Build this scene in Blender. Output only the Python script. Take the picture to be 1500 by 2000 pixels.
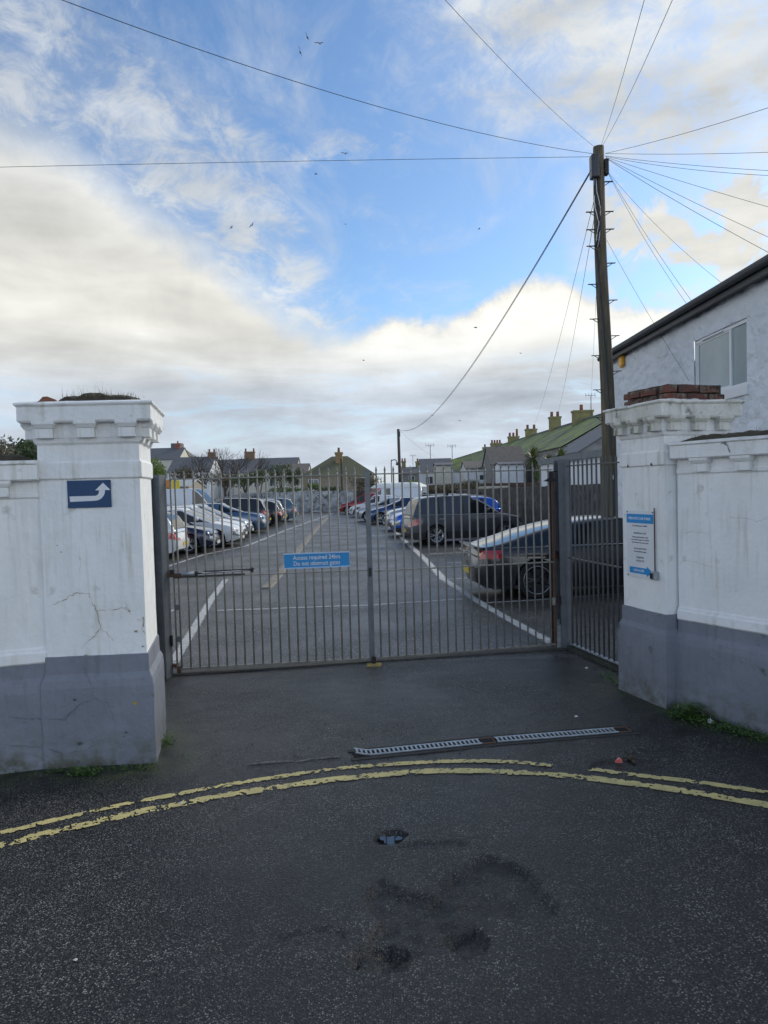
import bpy, bmesh, math, random
from mathutils import Vector, Matrix, noise
random.seed(7)
R = math.radians
PI = math.pi
for o in list(bpy.data.objects): bpy.data.objects.remove(o)
S = bpy.context.scene
C = S.collection

# ------------------------------------------------------------------ camera
F = 1387.0; EYE = 2.05; PITCH = math.atan(50/F); ROLL = R(-1.6)
FW = Vector((0, math.cos(PITCH), -math.sin(PITCH)))
_r = Vector((1, 0, 0)); _u = _r.cross(FW)
RT = _r*math.cos(ROLL) + _u*math.sin(ROLL)
UP = -_r*math.sin(ROLL) + _u*math.cos(ROLL)
cam = bpy.data.cameras.new('camera'); co = bpy.data.objects.new('camera', cam); C.objects.link(co)
m = Matrix((RT, UP, -FW)).transposed().to_4x4(); m.translation = (0, 0, EYE); co.matrix_world = m
cam.sensor_fit = 'VERTICAL'; cam.sensor_height = 36.0; cam.lens = 36.0*F/2000.0
cam.clip_start = 0.05; cam.clip_end = 3000
S.camera = co

# ------------------------------------------------------------------ world
SUN_AZ, SUN_EL = R(48), R(30)          # azimuth measured from +Y towards +X
w = bpy.data.worlds.new("World"); S.world = w; w.use_nodes = True
N = w.node_tree; N.nodes.clear(); L = N.links
def nd(t, **k):
    n = N.nodes.new(t)
    for a, b in k.items():
        if a == 'inp':
            for i, v in b.items(): n.inputs[i].default_value = v
        else: setattr(n, a, b)
    return n
def mth(op, a, b=None, c=None, clamp=False):
    n = nd('ShaderNodeMath', operation=op, use_clamp=clamp)
    for i, v in enumerate((a, b, c)):
        if v is None: continue
        if isinstance(v, (int, float)): n.inputs[i].default_value = v
        else: L.new(v, n.inputs[i])
    return n.outputs[0]
def curve(x, pts):
    xs = [p[0] for p in pts]; ys = [p[1] for p in pts]
    x0, x1, y0, y1 = min(xs), max(xs), min(ys), max(ys)
    t = nd('ShaderNodeMapRange', inp={1: x0, 2: x1, 3: 0.0, 4: 1.0}); L.new(x, t.inputs[0])
    f = nd('ShaderNodeFloatCurve'); cv = f.mapping.curves[0]
    for i, (a, b) in enumerate(pts):
        u, v = (a-x0)/(x1-x0), (b-y0)/(y1-y0)
        if i < 2: cv.points[i].location = (u, v)
        else: cv.points.new(u, v)
    f.mapping.update(); L.new(t.outputs[0], f.inputs['Value'])
    return mth('ADD', mth('MULTIPLY', f.outputs[0], y1-y0), y0)
def sstep(x, a, b):
    n = nd('ShaderNodeMapRange', interpolation_type='SMOOTHSTEP', inp={1: a, 2: b, 3: 0.0, 4: 1.0}); L.new(x, n.inputs[0]); return n.outputs[0]
tc = nd('ShaderNodeTexCoord'); nrm = nd('ShaderNodeVectorMath', operation='NORMALIZE'); L.new(tc.outputs['Generated'], nrm.inputs[0])
sp = nd('ShaderNodeSeparateXYZ'); L.new(nrm.outputs[0], sp.inputs[0])
dx, dy, dz = sp.outputs
az = mth('MULTIPLY', mth('ARCTAN2', dx, dy), 180/PI)
el = mth('MULTIPLY', mth('ARCSINE', dz), 180/PI)
zz = mth('ADD', mth('MAXIMUM', dz, 0.0), 0.16)
cb = nd('ShaderNodeCombineXYZ'); L.new(mth('DIVIDE', dx, zz), cb.inputs[0]); L.new(mth('DIVIDE', dy, zz), cb.inputs[1]); L.new(mth('MULTIPLY', dz, 1.2), cb.inputs[2])
def noi(scale, detail=6, rough=.55, dist=0.0, off=(0, 0, 0), src=None, stretch=(1, 1, 1), rz=0):
    mp = nd('ShaderNodeMapping'); mp.inputs['Location'].default_value = off; mp.inputs['Scale'].default_value = stretch; mp.inputs['Rotation'].default_value = (0, 0, rz)
    L.new(src or cb.outputs[0], mp.inputs[0])
    n = nd('ShaderNodeTexNoise', inp={'Scale': scale, 'Detail': detail, 'Roughness': rough, 'Distortion': dist}); L.new(mp.outputs[0], n.inputs['Vector']); return n.outputs[0]
n_big = noi(.55, 5, .5, .3, (3.1, .4, 0))
n_mid = noi(1.7, 8, .6, .35, (1.3, 7, 0))
n_fin = noi(5.5, 9, .65, .6, (0, 2, 0))
n_dir = noi(9.0, 9, .62, .5, (5, 2, 1), src=nrm.outputs[0])
n_soft = noi(3.2, 5, .5, .2, (9, 2, 4), src=nrm.outputs[0], stretch=(1, 1, 3.2))
n_wis = noi(2.6, 9, .66, .9, (4, 4, 0), stretch=(1, .45, 1), rz=.7)
aed = nd('ShaderNodeCombineXYZ'); L.new(mth('MULTIPLY', az, .05), aed.inputs[0]); L.new(mth('MULTIPLY', el, .05), aed.inputs[1])
n_dia = noi(3.0, 5, .5, .3, (2.2, 1.1, 0), src=aed.outputs[0], stretch=(.55, 2.2, 1), rz=.50)      # streaks drawn along the bank
n_lay = noi(3.0, 8, .60, .4, (6.2, 3.1, 0), src=aed.outputs[0], stretch=(.7, 3.4, 1), rz=-.05)      # flat layers near the horizon
n_tex = noi(5.0, 10, .68, .45, (1.2, 8.1, 0), src=aed.outputs[0], stretch=(1, 1.5, 1), rz=.45)
wob = mth('MULTIPLY', mth('SUBTRACT', n_dir, .5), 11.0)
wob2 = mth('MULTIPLY', mth('SUBTRACT', n_mid, .5), 9.0)
tex = mth('MULTIPLY', mth('SUBTRACT', n_tex, .5), 16.0)
right = sstep(az, -7, 2)
# the heavy low bank: its upper edge drops from the left to the middle and stays low to the right
edge = curve(az, [(-180, 13), (-110, 15), (-60, 30), (-28, 27.0), (-20, 23.5), (-14, 20.5), (-9, 17.0), (-3, 13.4), (2, 13.0), (7, 13.4), (12, 15.6), (16, 14.2), (28, 12.0), (60, 16), (180, 13)])
d1 = mth('SUBTRACT', mth('ADD', edge, mth('ADD', mth('MULTIPLY', wob, .40), mth('MULTIPLY', tex, .14))), el)
wdt = mth('SUBTRACT', 4.6, mth('MULTIPLY', right, 3.5))
bank = mth('DIVIDE', mth('ADD', d1, .6), wdt, clamp=True)
thin = mth('MULTIPLY', sstep(n_lay, .50, .66), sstep(el, 12.5, 6))
bank = mth('MULTIPLY', bank, mth('SUBTRACT', 1.0, mth('MULTIPLY', thin, .40)))
# torn veil above the bank
edge2 = curve(az, [(-180, 14), (-110, 20), (-60, 42), (-28, 36), (-18, 32), (-12, 29), (-7, 24.5), (-4.5, 19), (0, 14), (180, 14)])
d2 = mth('SUBTRACT', mth('ADD', edge2, mth('ADD', mth('MULTIPLY', wob, .6), mth('MULTIPLY', tex, .5))), el)
veil = mth('MULTIPLY', sstep(d2, -2, 6), mth('ADD', .16, mth('MULTIPLY', sstep(n_tex, .34, .66), .62)))
# fibrous sheet to the upper right
sidez = curve(el, [(0, 70), (14, 50), (18, 33), (21, 24), (23.5, 15), (27, 8), (34, 2.5), (50, -10), (90, -30)])
d3 = mth('SUBTRACT', mth('ADD', az, mth('ADD', wob2, mth('ADD', wob, mth('MULTIPLY', tex, .5)))), sidez)
back = sstep(az, 150, 60)
sheet = mth('MULTIPLY', mth('MULTIPLY', sstep(d3, -5, 8), mth('ADD', .34, mth('MULTIPLY', sstep(n_tex, .30, .66), .72), clamp=True)), back)
puf = mth('MULTIPLY', sstep(n_dir, .47, .57), mth('MULTIPLY', sstep(az, 13, 19), mth('MULTIPLY', sstep(el, 24.5, 21), sstep(el, 11, 15))))
wis = mth('MULTIPLY', sstep(n_wis, .50, .86), .60)
wis2 = mth('MULTIPLY', mth('MULTIPLY', sstep(n_mid, .46, .70), sstep(n_tex, .42, .70)), .80)
cov = mth('MAXIMUM', bank, mth('MAXIMUM', veil, mth('MAXIMUM', sheet, mth('MAXIMUM', puf, mth('MAXIMUM', wis, wis2)))))
sky = nd('ShaderNodeTexSky', sky_type='NISHITA', sun_disc=False, sun_elevation=SUN_EL, sun_rotation=SUN_AZ, altitude=0, air_density=1.0, dust_density=0.6, ozone_density=3.0)
skc = nd('ShaderNodeMix', data_type='RGBA', blend_type='MULTIPLY', inp={0: 1.0}); L.new(sky.outputs[0], skc.inputs[6]); skc.inputs[7].default_value = (.82, .96, 1.05, 1)
# cloud brightness: cream where thick and lit, blue grey in the flat layers near the horizon
lowg = curve(el, [(-90, .40), (0, .50), (3, .47), (6, .43), (8.5, .45), (11, .50), (13.5, .52), (17, .50), (24, .48), (32, .50), (90, .66)])
rim = mth('MULTIPLY', mth('MULTIPLY', sstep(d1, -.5, 1.5), sstep(d1, 6.0, 2.2)), mth('ADD', .04, mth('MULTIPLY', right, .13)))
bri = mth('ADD', mth('MULTIPLY', lowg, mth('ADD', .60, mth('MULTIPLY', n_dia, .80))), rim)
lay = mth('MULTIPLY', mth('SUBTRACT', n_lay, .5), mth('MULTIPLY', sstep(el, 15, 8), .30))
bri = mth('ADD', bri, lay)
rear_boost = mth('ADD', 1.0, mth('MULTIPLY', sstep(mth('ABSOLUTE', az), 50, 130), 1.5))   # extra brightness for unseen clouds behind the viewer, to fill the shaded fronts
bri = mth('MULTIPLY', mth('MULTIPLY', bri, rear_boost), mth('ADD', .80, mth('MULTIPLY', n_dir, .42)))
warm = curve(el, [(-90, .0), (0, .02), (5, .0), (8, .25), (11, .75), (14, .85), (20, .75), (27, .55), (34, .45), (90, .3)])
cc = nd('ShaderNodeMix', data_type='RGBA'); L.new(warm, cc.inputs[0]); cc.inputs[6].default_value = (.89, 1.0, 1.14, 1); cc.inputs[7].default_value = (1.06, 1.03, .93, 1)
cm = nd('ShaderNodeVectorMath', operation='SCALE'); L.new(cc.outputs[2], cm.inputs[0]); L.new(mth('MULTIPLY', bri, 10.0), cm.inputs['Scale'])
mx = nd('ShaderNodeMix', data_type='RGBA'); L.new(cov, mx.inputs[0]); L.new(skc.outputs[2], mx.inputs[6]); L.new(cm.outputs[0], mx.inputs[7])
bg = nd('ShaderNodeBackground', inp={1: 0.083}); L.new(mx.outputs[2], bg.inputs[0])
wo = nd('ShaderNodeOutputWorld'); L.new(bg.outputs[0], wo.inputs[0])

# ------------------------------------------------------------------ sun (veiled by cloud), exposure
sl = bpy.data.lights.new('sun', 'SUN'); sl.energy = 1.15; sl.angle = R(14); sl.color = (1, .95, .86)
so = bpy.data.objects.new('sun', sl); C.objects.link(so)
sd = Vector((math.sin(SUN_AZ)*math.cos(SUN_EL), math.cos(SUN_AZ)*math.cos(SUN_EL), math.sin(SUN_EL)))
so.rotation_euler = sd.to_track_quat('Z', 'Y').to_euler(); so.location = (20, 20, 40)
vs = S.view_settings; vs.view_transform = 'Standard'; vs.look = 'None'; vs.gamma = 1; vs.exposure = 0.84; vs.use_curve_mapping = False
S.cycles.max_bounces = 6

# ------------------------------------------------------------------ measuring helpers
def ray(x, y): return FW + RT*((x-750)/F) + UP*((1000-y)/F)
OC = Vector((0, 0, EYE))
def G(x, y, z=0.0):
    r = ray(x, y); return OC + r*((z-EYE)/r.z)
def P(x, y, Y):
    r = ray(x, y); return OC + r*(Y/r.y)
def PX(x, y, X):
    r = ray(x, y); return OC + r*(X/r.x)
def HIT(x, y, p0, n):
    r = ray(x, y); return OC + r*((Vector(p0)-OC).dot(n)/r.dot(n))

# ------------------------------------------------------------------ materials
def mat(name, c1, c2=None, rough=.7, scale=3.0, bump=0.0, bscale=None, metal=0.0, spec=.5, coat=0.0, stretch=(1, 1, 1), spots=None, island=None, lo=.35, hi=.65, emit=None, bdist=.01, ramp2=None, sscale=7.0, slo=.62, shi=.74, drips=None, splash=None):
    m = bpy.data.materials.new(name); m.use_nodes = True
    t = m.node_tree; b = t.nodes['Principled BSDF']; lk = t.links
    b.inputs['Roughness'].default_value = rough; b.inputs['Metallic'].default_value = metal
    b.inputs['Specular IOR Level'].default_value = spec; b.inputs['Coat Weight'].default_value = coat; b.inputs['Coat Roughness'].default_value = .04
    c1 = (*c1, 1); c2 = (*c2, 1) if c2 else None
    tc = t.nodes.new('ShaderNodeTexCoord'); mp = t.nodes.new('ShaderNodeMapping'); mp.inputs['Scale'].default_value = stretch
    lk.new(tc.outputs['Object'], mp.inputs[0])
    def noise_(sc, det=5):
        n = t.nodes.new('ShaderNodeTexNoise'); n.inputs['Scale'].default_value = sc; n.inputs['Detail'].default_value = det; n.inputs['Roughness'].default_value = .6
        lk.new(mp.outputs[0], n.inputs['Vector']); return n.outputs[0]
    def rng(s, a, b_):
        r = t.nodes.new('ShaderNodeMapRange'); r.inputs[1].default_value = a; r.inputs[2].default_value = b_; lk.new(s, r.inputs[0]); return r.outputs[0]
    col = None
    if c2:
        mi = t.nodes.new('ShaderNodeMix'); mi.data_type = 'RGBA'; mi.inputs[6].default_value = c1; mi.inputs[7].default_value = c2
        if island:
            g = t.nodes.new('ShaderNodeNewGeometry'); lk.new(g.outputs['Random Per Island'], mi.inputs[0])
        else: lk.new(rng(noise_(scale), lo, hi), mi.inputs[0])
        col = mi.outputs[2]
    if spots:
        mi = t.nodes.new('ShaderNodeMix'); mi.data_type = 'RGBA'
        if col: lk.new(col, mi.inputs[6])
        else: mi.inputs[6].default_value = c1
        mi.inputs[7].default_value = (*spots, 1); lk.new(rng(noise_(sscale, 9), slo, shi), mi.inputs[0]); col = mi.outputs[2]
    if drips:      # rain streaks down a wall
        m2 = t.nodes.new('ShaderNodeMapping'); m2.inputs['Scale'].default_value = (1, 1, .07); lk.new(tc.outputs['Object'], m2.inputs[0])
        n2 = t.nodes.new('ShaderNodeTexNoise'); n2.inputs['Scale'].default_value = 22; n2.inputs['Detail'].default_value = 5; lk.new(m2.outputs[0], n2.inputs['Vector'])
        g2 = noise_(1.6, 3); mu = t.nodes.new('ShaderNodeMath'); mu.operation = 'MULTIPLY'; lk.new(rng(n2.outputs[0], .50, .74), mu.inputs[0]); lk.new(rng(g2, .42, .66), mu.inputs[1])
        mi = t.nodes.new('ShaderNodeMix'); mi.data_type = 'RGBA'; lk.new(mu.outputs[0], mi.inputs[0]); lk.new(col, mi.inputs[6]); mi.inputs[7].default_value = (*drips, 1); col = mi.outputs[2]
    if splash:     # mud and algae thrown up near the ground
        sx = t.nodes.new('ShaderNodeSeparateXYZ'); lk.new(tc.outputs['Object'], sx.inputs[0])
        r = t.nodes.new('ShaderNodeMapRange'); r.inputs[1].default_value = .30; r.inputs[2].default_value = .0; lk.new(sx.outputs[2], r.inputs[0])
        mu = t.nodes.new('ShaderNodeMath'); mu.operation = 'MULTIPLY'; lk.new(r.outputs[0], mu.inputs[0]); lk.new(rng(noise_(9, 7), .38, .62), mu.inputs[1])
        mi = t.nodes.new('ShaderNodeMix'); mi.data_type = 'RGBA'; lk.new(mu.outputs[0], mi.inputs[0]); lk.new(col, mi.inputs[6]); mi.inputs[7].default_value = (*splash, 1); col = mi.outputs[2]
    if col: lk.new(col, b.inputs['Base Color'])
    else: b.inputs['Base Color'].default_value = c1
    if bump:
        bp = t.nodes.new('ShaderNodeBump'); bp.inputs['Strength'].default_value = bump; bp.inputs['Distance'].default_value = bdist
        lk.new(noise_(bscale or scale*4, 6), bp.inputs['Height']); lk.new(bp.outputs[0], b.inputs['Normal'])
    if emit: b.inputs['Emission Color'].default_value = (*emit, 1); b.inputs['Emission Strength'].default_value = 1
    return m
M = {}
M['white'] = mat('white_masonry_paint', (.85, .855, .85), (.76, .765, .755), .75, 2.2, .6, 16, bdist=.016, spots=(.42, .40, .33), sscale=6.5, slo=.62, shi=.80, drips=(.50, .50, .42))
M['whitedirty'] = mat('weathered_white_paint', (.74, .73, .68), (.56, .55, .48), .8, 5, .6, 28, spots=(.10, .10, .075), sscale=9, slo=.56, shi=.72, drips=(.28, .27, .20))
M['grey'] = mat('grey_masonry_paint', (.205, .222, .262), (.165, .180, .215), .7, 2.5, .7, 16, bdist=.016, spots=(.09, .095, .10), sscale=7, slo=.62, shi=.72, drips=(.13, .14, .155), splash=(.085, .088, .06))
M['render'] = mat('rough_white_render', (.79, .82, .86), (.71, .745, .79), .75, 2.0, .9, 9, bdist=.06)
M['crack'] = mat('crack_dirt', (.20, .16, .10), (.46, .40, .28), .9, 14)
M['crackdark'] = mat('crack_dark', (.06, .062, .07), (.13, .14, .165), .9, 12)
M['soil'] = mat('soil_and_moss', (.030, .024, .018), (.065, .055, .035), .95, 14, .9, 50, spots=(.05, .07, .02), sscale=10, slo=.55, shi=.7)
M['brick'] = mat('old_red_brick', (.19, .055, .038), (.085, .055, .045), .9, 14, .9, 40, spots=(.17, .16, .12), sscale=18, slo=.52, shi=.62)
M['mortar'] = mat('old_mortar', (.11, .10, .08), (.05, .045, .04), .9, 12, .6, 50)
M['bar'] = mat('weathered_gate_paint', (.28, .268, .235), (.19, .183, .16), .5, 7, .3, 60, spots=(.15, .075, .035), sscale=8, slo=.62, shi=.72)
M['steel'] = mat('grey_galvanised_steel', (.17, .185, .20), (.125, .135, .145), .5, 6, .2, 40, metal=.25, spots=(.10, .06, .04), sscale=4, slo=.68, shi=.78)
M['darkbar'] = mat('dark_rail_paint', (.075, .080, .088), (.11, .11, .105), .55, 6, .2, 50)
M['rust'] = mat('rusty_iron', (.13, .065, .038), (.065, .045, .038), .8, 9, .5, 50)
M['galv'] = mat('worn_galvanised_grate', (.42, .47, .50), (.28, .31, .33), .45, 12, .2, 60, metal=.5)
M['black'] = mat('black_plastic', (.012, .012, .014), None, .5)
M['hole_shade'] = mat('channel_shade', (.006, .006, .007), None, .9)
M['signblue'] = mat('sign_blue', (.008, .27, .62), (.008, .24, .56), .4, 3)
M['signnavy'] = mat('sign_navy', (.004, .045, .13), (.005, .05, .14), .5, 3)
M['signwhite'] = mat('sign_white', (.72, .74, .76), (.66, .68, .70), .45, 4)
M['signtext'] = mat('sign_dark_text', (.05, .05, .09), None, .6)
M['wood'] = mat('weathered_pole_wood', (.165, .135, .09), (.075, .06, .042), .85, 5, .8, 20, stretch=(6, 6, .35), spots=(.07, .085, .04), sscale=2, slo=.5, shi=.7)
M['wire'] = mat('black_cable', (.02, .022, .026), None, .6)
M['slate'] = mat('slate_roof', (.085, .092, .108), (.125, .128, .135), .7, 3, .5, 30, spots=(.13, .12, .09), sscale=3, slo=.6, shi=.75)
M['browntile'] = mat('brown_roof_tiles', (.12, .105, .092), (.17, .15, .13), .85, 3, .7, 24, spots=(.16, .14, .09), sscale=5)
M['mossroof'] = mat('mossy_slate_roof', (.15, .21, .045), (.10, .105, .085), .9, .55, .7, 6, stretch=(1, .6, 1), lo=.44, hi=.56, spots=(.10, .14, .04), sscale=2.2, slo=.5, shi=.6)
M['yellowlichen'] = mat('lichen_chimney_render', (.27, .25, .10), (.19, .17, .09), .9, 2, .6, 12)
M['terracotta'] = mat('terracotta', (.26, .10, .055), (.18, .08, .05), .85, 3)
M['redbrickfar'] = mat('red_brick_chimney', (.30, .12, .08), (.2, .09, .07), .85, 3)
M['cream'] = mat('cream_house_render', (.62, .59, .50), (.52, .50, .42), .8, .8, .2, 6)
M['whitehouse'] = mat('white_house_render', (.74, .77, .80), (.64, .67, .70), .8, .8, .2, 6)
M['greystone'] = mat('grey_stone_gable', (.18, .18, .18), (.27, .27, .26), .9, 2, .6, 8)
M['beigebrick'] = mat('beige_brick', (.36, .31, .23), (.27, .23, .17), .9, 3, .4, 12)
M['darkstone'] = mat('dark_rubble_stone', (.085, .078, .068), (.045, .043, .04), .95, 2.2, 1, 9, bdist=.05, spots=(.14, .125, .10), sscale=4, slo=.55, shi=.68)
M['rubblewhite'] = mat('patchy_whitewashed_stone', (.50, .54, .56), (.20, .21, .22), .9, 1.6, 1, 6, bdist=.05, spots=(.09, .095, .10), sscale=1.9, slo=.52, shi=.62)
M['brickwall'] = mat('reddish_low_wall', (.14, .085, .06), (.09, .065, .05), .9, 2, .6, 10)
M['glass'] = mat('car_glass', (.012, .016, .020), None, .05, spec=.6)
M['hglass'] = mat('frosted_window_glass', (.30, .38, .40), (.24, .31, .33), .18, 1.2, spec=.8)
M['hglassdark'] = mat('dark_window_glass', (.05, .065, .08), None, .1, spec=.8)
M['upvc'] = mat('white_window_frame', (.72, .74, .76), None, .35)
M['gutter'] = mat('dark_grey_gutter', (.035, .037, .042), None, .5)
M['alarm'] = mat('yellow_alarm_box', (.72, .36, .02), None, .4)
M['tyre'] = mat('tyre_rubber', (.012, .012, .013), (.02, .02, .02), .85, 20)
M['rim'] = mat('alloy_rim', (.42, .43, .45), None, .3, metal=.8)
M['rimdark'] = mat('dark_alloy_rim', (.03, .03, .035), None, .3, metal=.6)
M['chrome'] = mat('bright_trim', (.6, .6, .62), None, .18, metal=.9)
M['trim'] = mat('black_trim', (.018, .018, .02), None, .55)
M['lampred'] = mat('red_tail_lamp', (.50, .012, .018), (.32, .01, .012), .12, 30, coat=1)
M['lampclear'] = mat('clear_head_lamp', (.42, .44, .46), (.12, .13, .14), .08, 16, coat=1, metal=.4)
M['plate'] = mat('white_number_plate', (.62, .62, .58), None, .4)
M['plateyellow'] = mat('yellow_number_plate', (.62, .46, .04), None, .4)
M['leaf'] = mat('green_leaves', (.08, .14, .025), (.16, .21, .045), .6, island=True)
M['leafdark'] = mat('dark_green_leaves', (.03, .06, .02), (.07, .10, .032), .6, island=True)
M['leafdry'] = mat('dry_seed_heads', (.20, .17, .11), (.11, .10, .06), .8, island=True)
M['leafbrown'] = mat('brown_undergrowth', (.12, .085, .045), (.06, .065, .03), .8, island=True)
M['spike'] = mat('cordyline_leaves', (.075, .115, .030), (.17, .18, .07), .5, island=True)
M['bark'] = mat('bare_bark', (.10, .085, .07), (.06, .05, .04), .9, 6)
M['grass'] = mat('dry_grass_blades', (.22, .18, .10), (.10, .12, .05), .8, island=True)
M['weed'] = mat('small_green_weeds', (.035, .095, .012), (.08, .13, .025), .6, island=True)
M['birdbody'] = mat('gull_plumage', (.22, .22, .23), (.10, .10, .11), .8, 3)
M['birdwing'] = mat('gull_wing', (.075, .08, .085), None, .8)
M['litterred'] = mat('red_wrapper', (.55, .05, .04), (.65, .30, .25), .4, 40)
M['litterwhite'] = mat('white_scrap', (.62, .62, .60), None, .6)
M['yellowplate'] = mat('faded_yellow_paint', (.42, .31, .07), (.22, .17, .07), .7, 18, .3, 60)
M['orangesign'] = mat('orange_sign', (.55, .22, .04), None, .5)
M['yellowsign'] = mat('yellow_sign', (.62, .50, .03), None, .5)
def paint(name, c, rough=.22, metal=.35):
    if name not in M: M[name] = mat(name, c, tuple(x*.93 for x in c), rough, 1.5, metal=metal, coat=.6)
    return M[name]

def asphalt(name, base, stone, spk, sc=95.0, rough=.62, darkattr=False, patch=(.85, 1.3), spec=.5, moss=None):
    m = bpy.data.materials.new(name); m.use_nodes = True; t = m.node_tree; b = t.nodes['Principled BSDF']; lk = t.links
    tc = t.nodes.new('ShaderNodeTexCoord')
    def tex(kind, s, **k):
        n = t.nodes.new(kind); n.inputs['Scale'].default_value = s
        for a, v in k.items(): n.inputs[a].default_value = v
        lk.new(tc.outputs['Object'], n.inputs['Vector']); return n
    def ma(op, a, bb, clamp=False):
        n = t.nodes.new('ShaderNodeMath'); n.operation = op; n.use_clamp = clamp
        for i, v in enumerate((a, bb)):
            if isinstance(v, (int, float)): n.inputs[i].default_value = v
            else: lk.new(v, n.inputs[i])
        return n.outputs[0]
    def rg(s, a, bb, c=0.0, d=1.0):
        r = t.nodes.new('ShaderNodeMapRange'); r.inputs[1].default_value = a; r.inputs[2].default_value = bb; r.inputs[3].default_value = c; r.inputs[4].default_value = d; lk.new(s, r.inputs[0]); return r.outputs[0]
    def mix(f, a, bb):
        mi = t.nodes.new('ShaderNodeMix'); mi.data_type = 'RGBA'
        if isinstance(f, float): mi.inputs[0].default_value = f
        else: lk.new(f, mi.inputs[0])
        for i, v in ((6, a), (7, bb)):
            if isinstance(v, tuple): mi.inputs[i].default_value = (*v, 1)
            else: lk.new(v, mi.inputs[i])
        return mi.outputs[2]
    v = tex('ShaderNodeTexVoronoi', sc, Randomness=1.0)
    sepc = t.nodes.new('ShaderNodeSeparateColor'); lk.new(v.outputs['Color'], sepc.inputs[0])
    nb = tex('ShaderNodeTexNoise', .8, Detail=5.0); nm = tex('ShaderNodeTexNoise', 5.0, Detail=8.0, Roughness=.65)
    nf = tex('ShaderNodeTexNoise', 160.0, Detail=3.0)
    core = rg(v.outputs['Distance'], .30, .50, 1, 0)
    bright = ma('MULTIPLY', rg(sepc.outputs[0], 1-spk, 1), core)
    dens = rg(nm.outputs[0], .3, .7, .35, 1.1)
    c = mix(rg(sepc.outputs[1], .15, 1), tuple(x*.35 for x in base), tuple(x*3.3 for x in base))
    c = mix(rg(v.outputs['Distance'], .42, .62), c, tuple(x*.25 for x in base))
    c = mix(ma('MULTIPLY', bright, dens, True), c, stone)
    mul = t.nodes.new('ShaderNodeVectorMath'); mul.operation = 'SCALE'; lk.new(c, mul.inputs[0])
    pf = ma('MULTIPLY', rg(nb.outputs[0], .3, .7, patch[0], patch[1]), rg(nm.outputs[0], .3, .7, .8, 1.2))
    rv = rough
    if darkattr:
        at = t.nodes.new('ShaderNodeAttribute'); at.attribute_name = 'darken'
        pf = ma('MULTIPLY', pf, rg(at.outputs['Fac'], 0, 1, 1, .22))  # attribute darkens the colour, and lowers roughness further down
    lk.new(pf, mul.inputs['Scale']); c = mul.outputs[0]
    if moss:
        at2 = t.nodes.new('ShaderNodeAttribute'); at2.attribute_name = 'moss'
        f2 = ma('MULTIPLY', at2.outputs['Fac'], rg(nm.outputs[0], .38, .58), True)
        c = mix(f2, c, moss)
    lk.new(c, b.inputs['Base Color'])
    rr = rg(nb.outputs[0], .35, .65, rough-.12, rough+.10)
    if darkattr: rr = ma('SUBTRACT', rr, ma('MULTIPLY', at.outputs['Fac'], .10))
    lk.new(rr, b.inputs['Roughness']); b.inputs['Specular IOR Level'].default_value = spec
    h = ma('ADD', ma('MULTIPLY', rg(v.outputs['Distance'], 0, .6, 1, 0), sepc.outputs[2]), ma('MULTIPLY', nf.outputs[0], .5))
    bp = t.nodes.new('ShaderNodeBump'); bp.inputs['Strength'].default_value = .95; bp.inputs['Distance'].default_value = .007
    lk.new(h, bp.inputs['Height']); lk.new(bp.outputs[0], b.inputs['Normal'])
    return m
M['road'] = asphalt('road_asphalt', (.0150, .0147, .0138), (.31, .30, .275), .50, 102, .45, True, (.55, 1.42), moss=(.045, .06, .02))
M['lot'] = asphalt('car_park_asphalt', (.050, .049, .046), (.40, .39, .36), .50, 60, .44, False, (.70, 1.3))
M['ground'] = asphalt('far_ground', (.05, .05, .045), (.12, .12, .1), .3, 10, .8)
def paintline(name, c, c2):
    return mat(name, c, c2, .65, 9, .5, 60, spots=(.06, .058, .05), sscale=26, slo=.60, shi=.70)
M['yellowline'] = paintline('worn_yellow_road_paint', (.62, .52, .21), (.46, .39, .17))
M['whiteline'] = paintline('worn_white_road_paint', (.52, .52, .50), (.38, .38, .37))

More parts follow.
